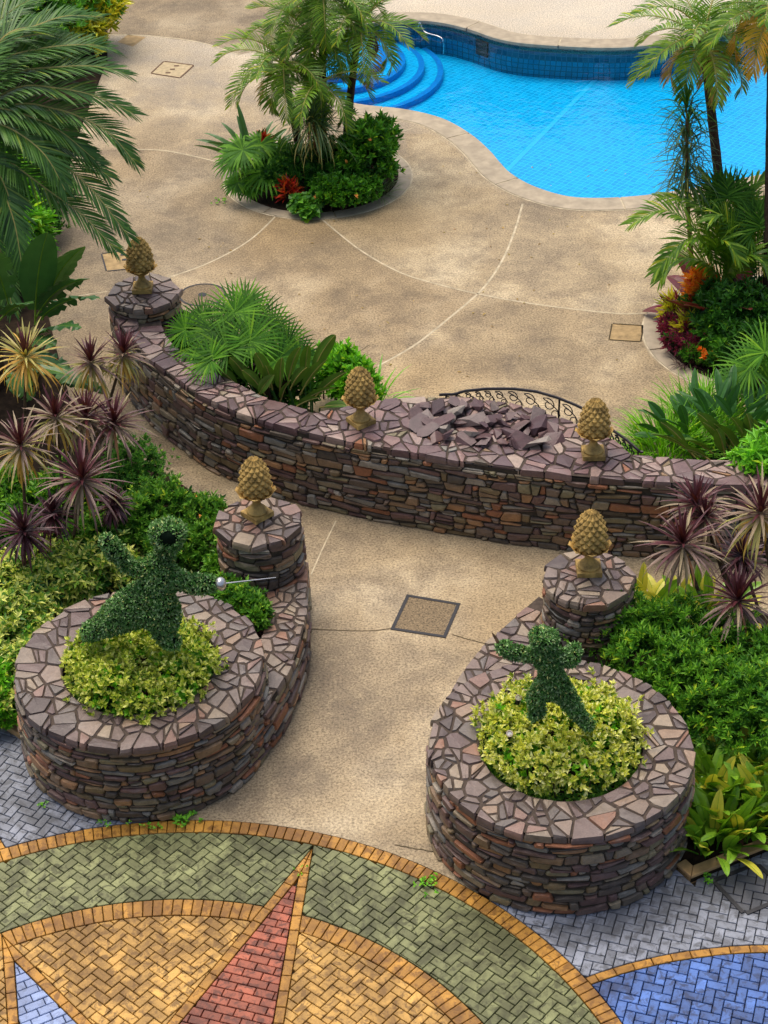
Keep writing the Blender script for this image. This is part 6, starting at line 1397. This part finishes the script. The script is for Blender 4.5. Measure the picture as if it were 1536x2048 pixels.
for nm, r0, r1, mt, zz in (('infill', 0, .35, 'panel', .005), ('rim', .35, .385, 'rubber', .008), ('boss', 0, .07, 'rubber', .010)):
    mb = MB(); k = 40; vs = [(mc.x + rr * math.cos(2 * math.pi * i / k), mc.y + rr * math.sin(2 * math.pi * i / k), zz) for rr in (max(r0, .001), r1) for i in range(k)]; mb.add(vs, [(i, k + i, k + (i + 1) % k, (i + 1) % k) for i in range(k)]); mb.build(nm, M[mt], t_, mc)
q = [G(*p, .004) for p in ((235, 84), (256, 69), (292, 74), (266, 93))]; mb = MB(); mb.add(q, [(0, 1, 2, 3)[::-1]]); mb.build('repair_patch', M['panel_tan'], deck)
hr = thing('pool_handrail', G(836, 56), 'white tubular handrail at the far pool steps', 'handrail'); mb = MB(); p0 = hr.location; tube(mb, crom([p0, p0 + Vector((.04, -.02, .12)), A(850, 64, p0.y - .15), A(884, 77, p0.y - .5), A(887, 80, p0.y - .5) - Vector((0, 0, .3))], 6), .012, 8); mb.build('tube', M['steel'], hr, p0)
for px, py, lb in ((1037, 1396, 'by the left foot of the small topiary figure'), (1019, 1468, 'in the front left of the right hedge')):
    c = G(px, py, 1.42); t_ = thing('garden_spotlight', Vector((c.x, c.y, .95)), 'small round white spotlight ' + lb, 'lamp', 'spotlights in the right hedge'); o_ = t_.location; ax_ = Vector((0, -.5, .85)).normalized(); u_ = ax_.orthogonal().normalized(); v_ = ax_.cross(u_); k = 18
    for nm, r0, r1, z_, mt in (('ring', .024, .038, .02, 'coping'), ('lens', .001, .024, .01, 'steel')):
        mb = MB(); mb.add([c + (u_ * math.cos(2 * math.pi * i / k) + v_ * math.sin(2 * math.pi * i / k)) * rr + ax_ * z_ for rr in (r0, r1) for i in range(k)], [(i, k + i, k + (i + 1) % k, (i + 1) % k) for i in range(k)]); mb.build(nm, M[mt], t_, o_)
    mb = MB(); tube(mb, [o_, c - ax_ * .05, c + ax_ * .008], [.012, .026, .035], 12); mb.build('housing', M['rubber'], t_, o_)
wd = 0
for px, py, n, s_, lb in ((372, 1632, 26, .09, 'at the foot of the left planter'), (852, 1768, 16, .07, 'in the green pavers right of the star'), (275, 1650, 8, .05, 'on the ochre border below the left planter'), (210, 1645, 8, .05, 'in the grey pavers left of the planter'), (88, 1612, 6, .05, 'in the grey pavers near the left edge'), (1415, 1757, 10, .06, 'by the kerb corner at right'), (440, 404, 14, .06, 'on the deck left of the middle island'), (600, 1742, 5, .04, 'at the tip of the red star point'), (308, 1655, 7, .05, 'on the ochre border right below the planter')):
    c = G(px, py, 0); t_ = thing('weed', c, 'small green weed ' + lb, 'weed', 'weeds in the paving'); P = np.array([[c.x + random.gauss(0, s_), c.y + random.gauss(0, s_), .015 + random.random() * .03] for _ in range(n)]); mb = MB(); whorls(mb, P, np.tile(np.array([[0, 0, 1.]]), (n, 1)), 4, s_ * .6, s_ * .4, 0, (.6, 1.3)); mb.build('leaves', [M['l_bright']], t_, c)
mb = MB(); n = 90; P = []
for i in range(n):
    p = G(random.uniform(150, 1400), random.uniform(330, 760), .012); P.append(p[:])
P = np.array(P); leafcloud(mb, P, np.random.normal(size=(n, 3)) * [1, 1, .1], np.tile(np.array([[0, 0, 1.]]), (n, 1)), np.random.uniform(.03, .09, n), np.random.uniform(.015, .035, n)); tag(mb.build('leaf_litter', M['l_palm_old']), 'scattered small fallen leaves on the deck', kind='stuff')
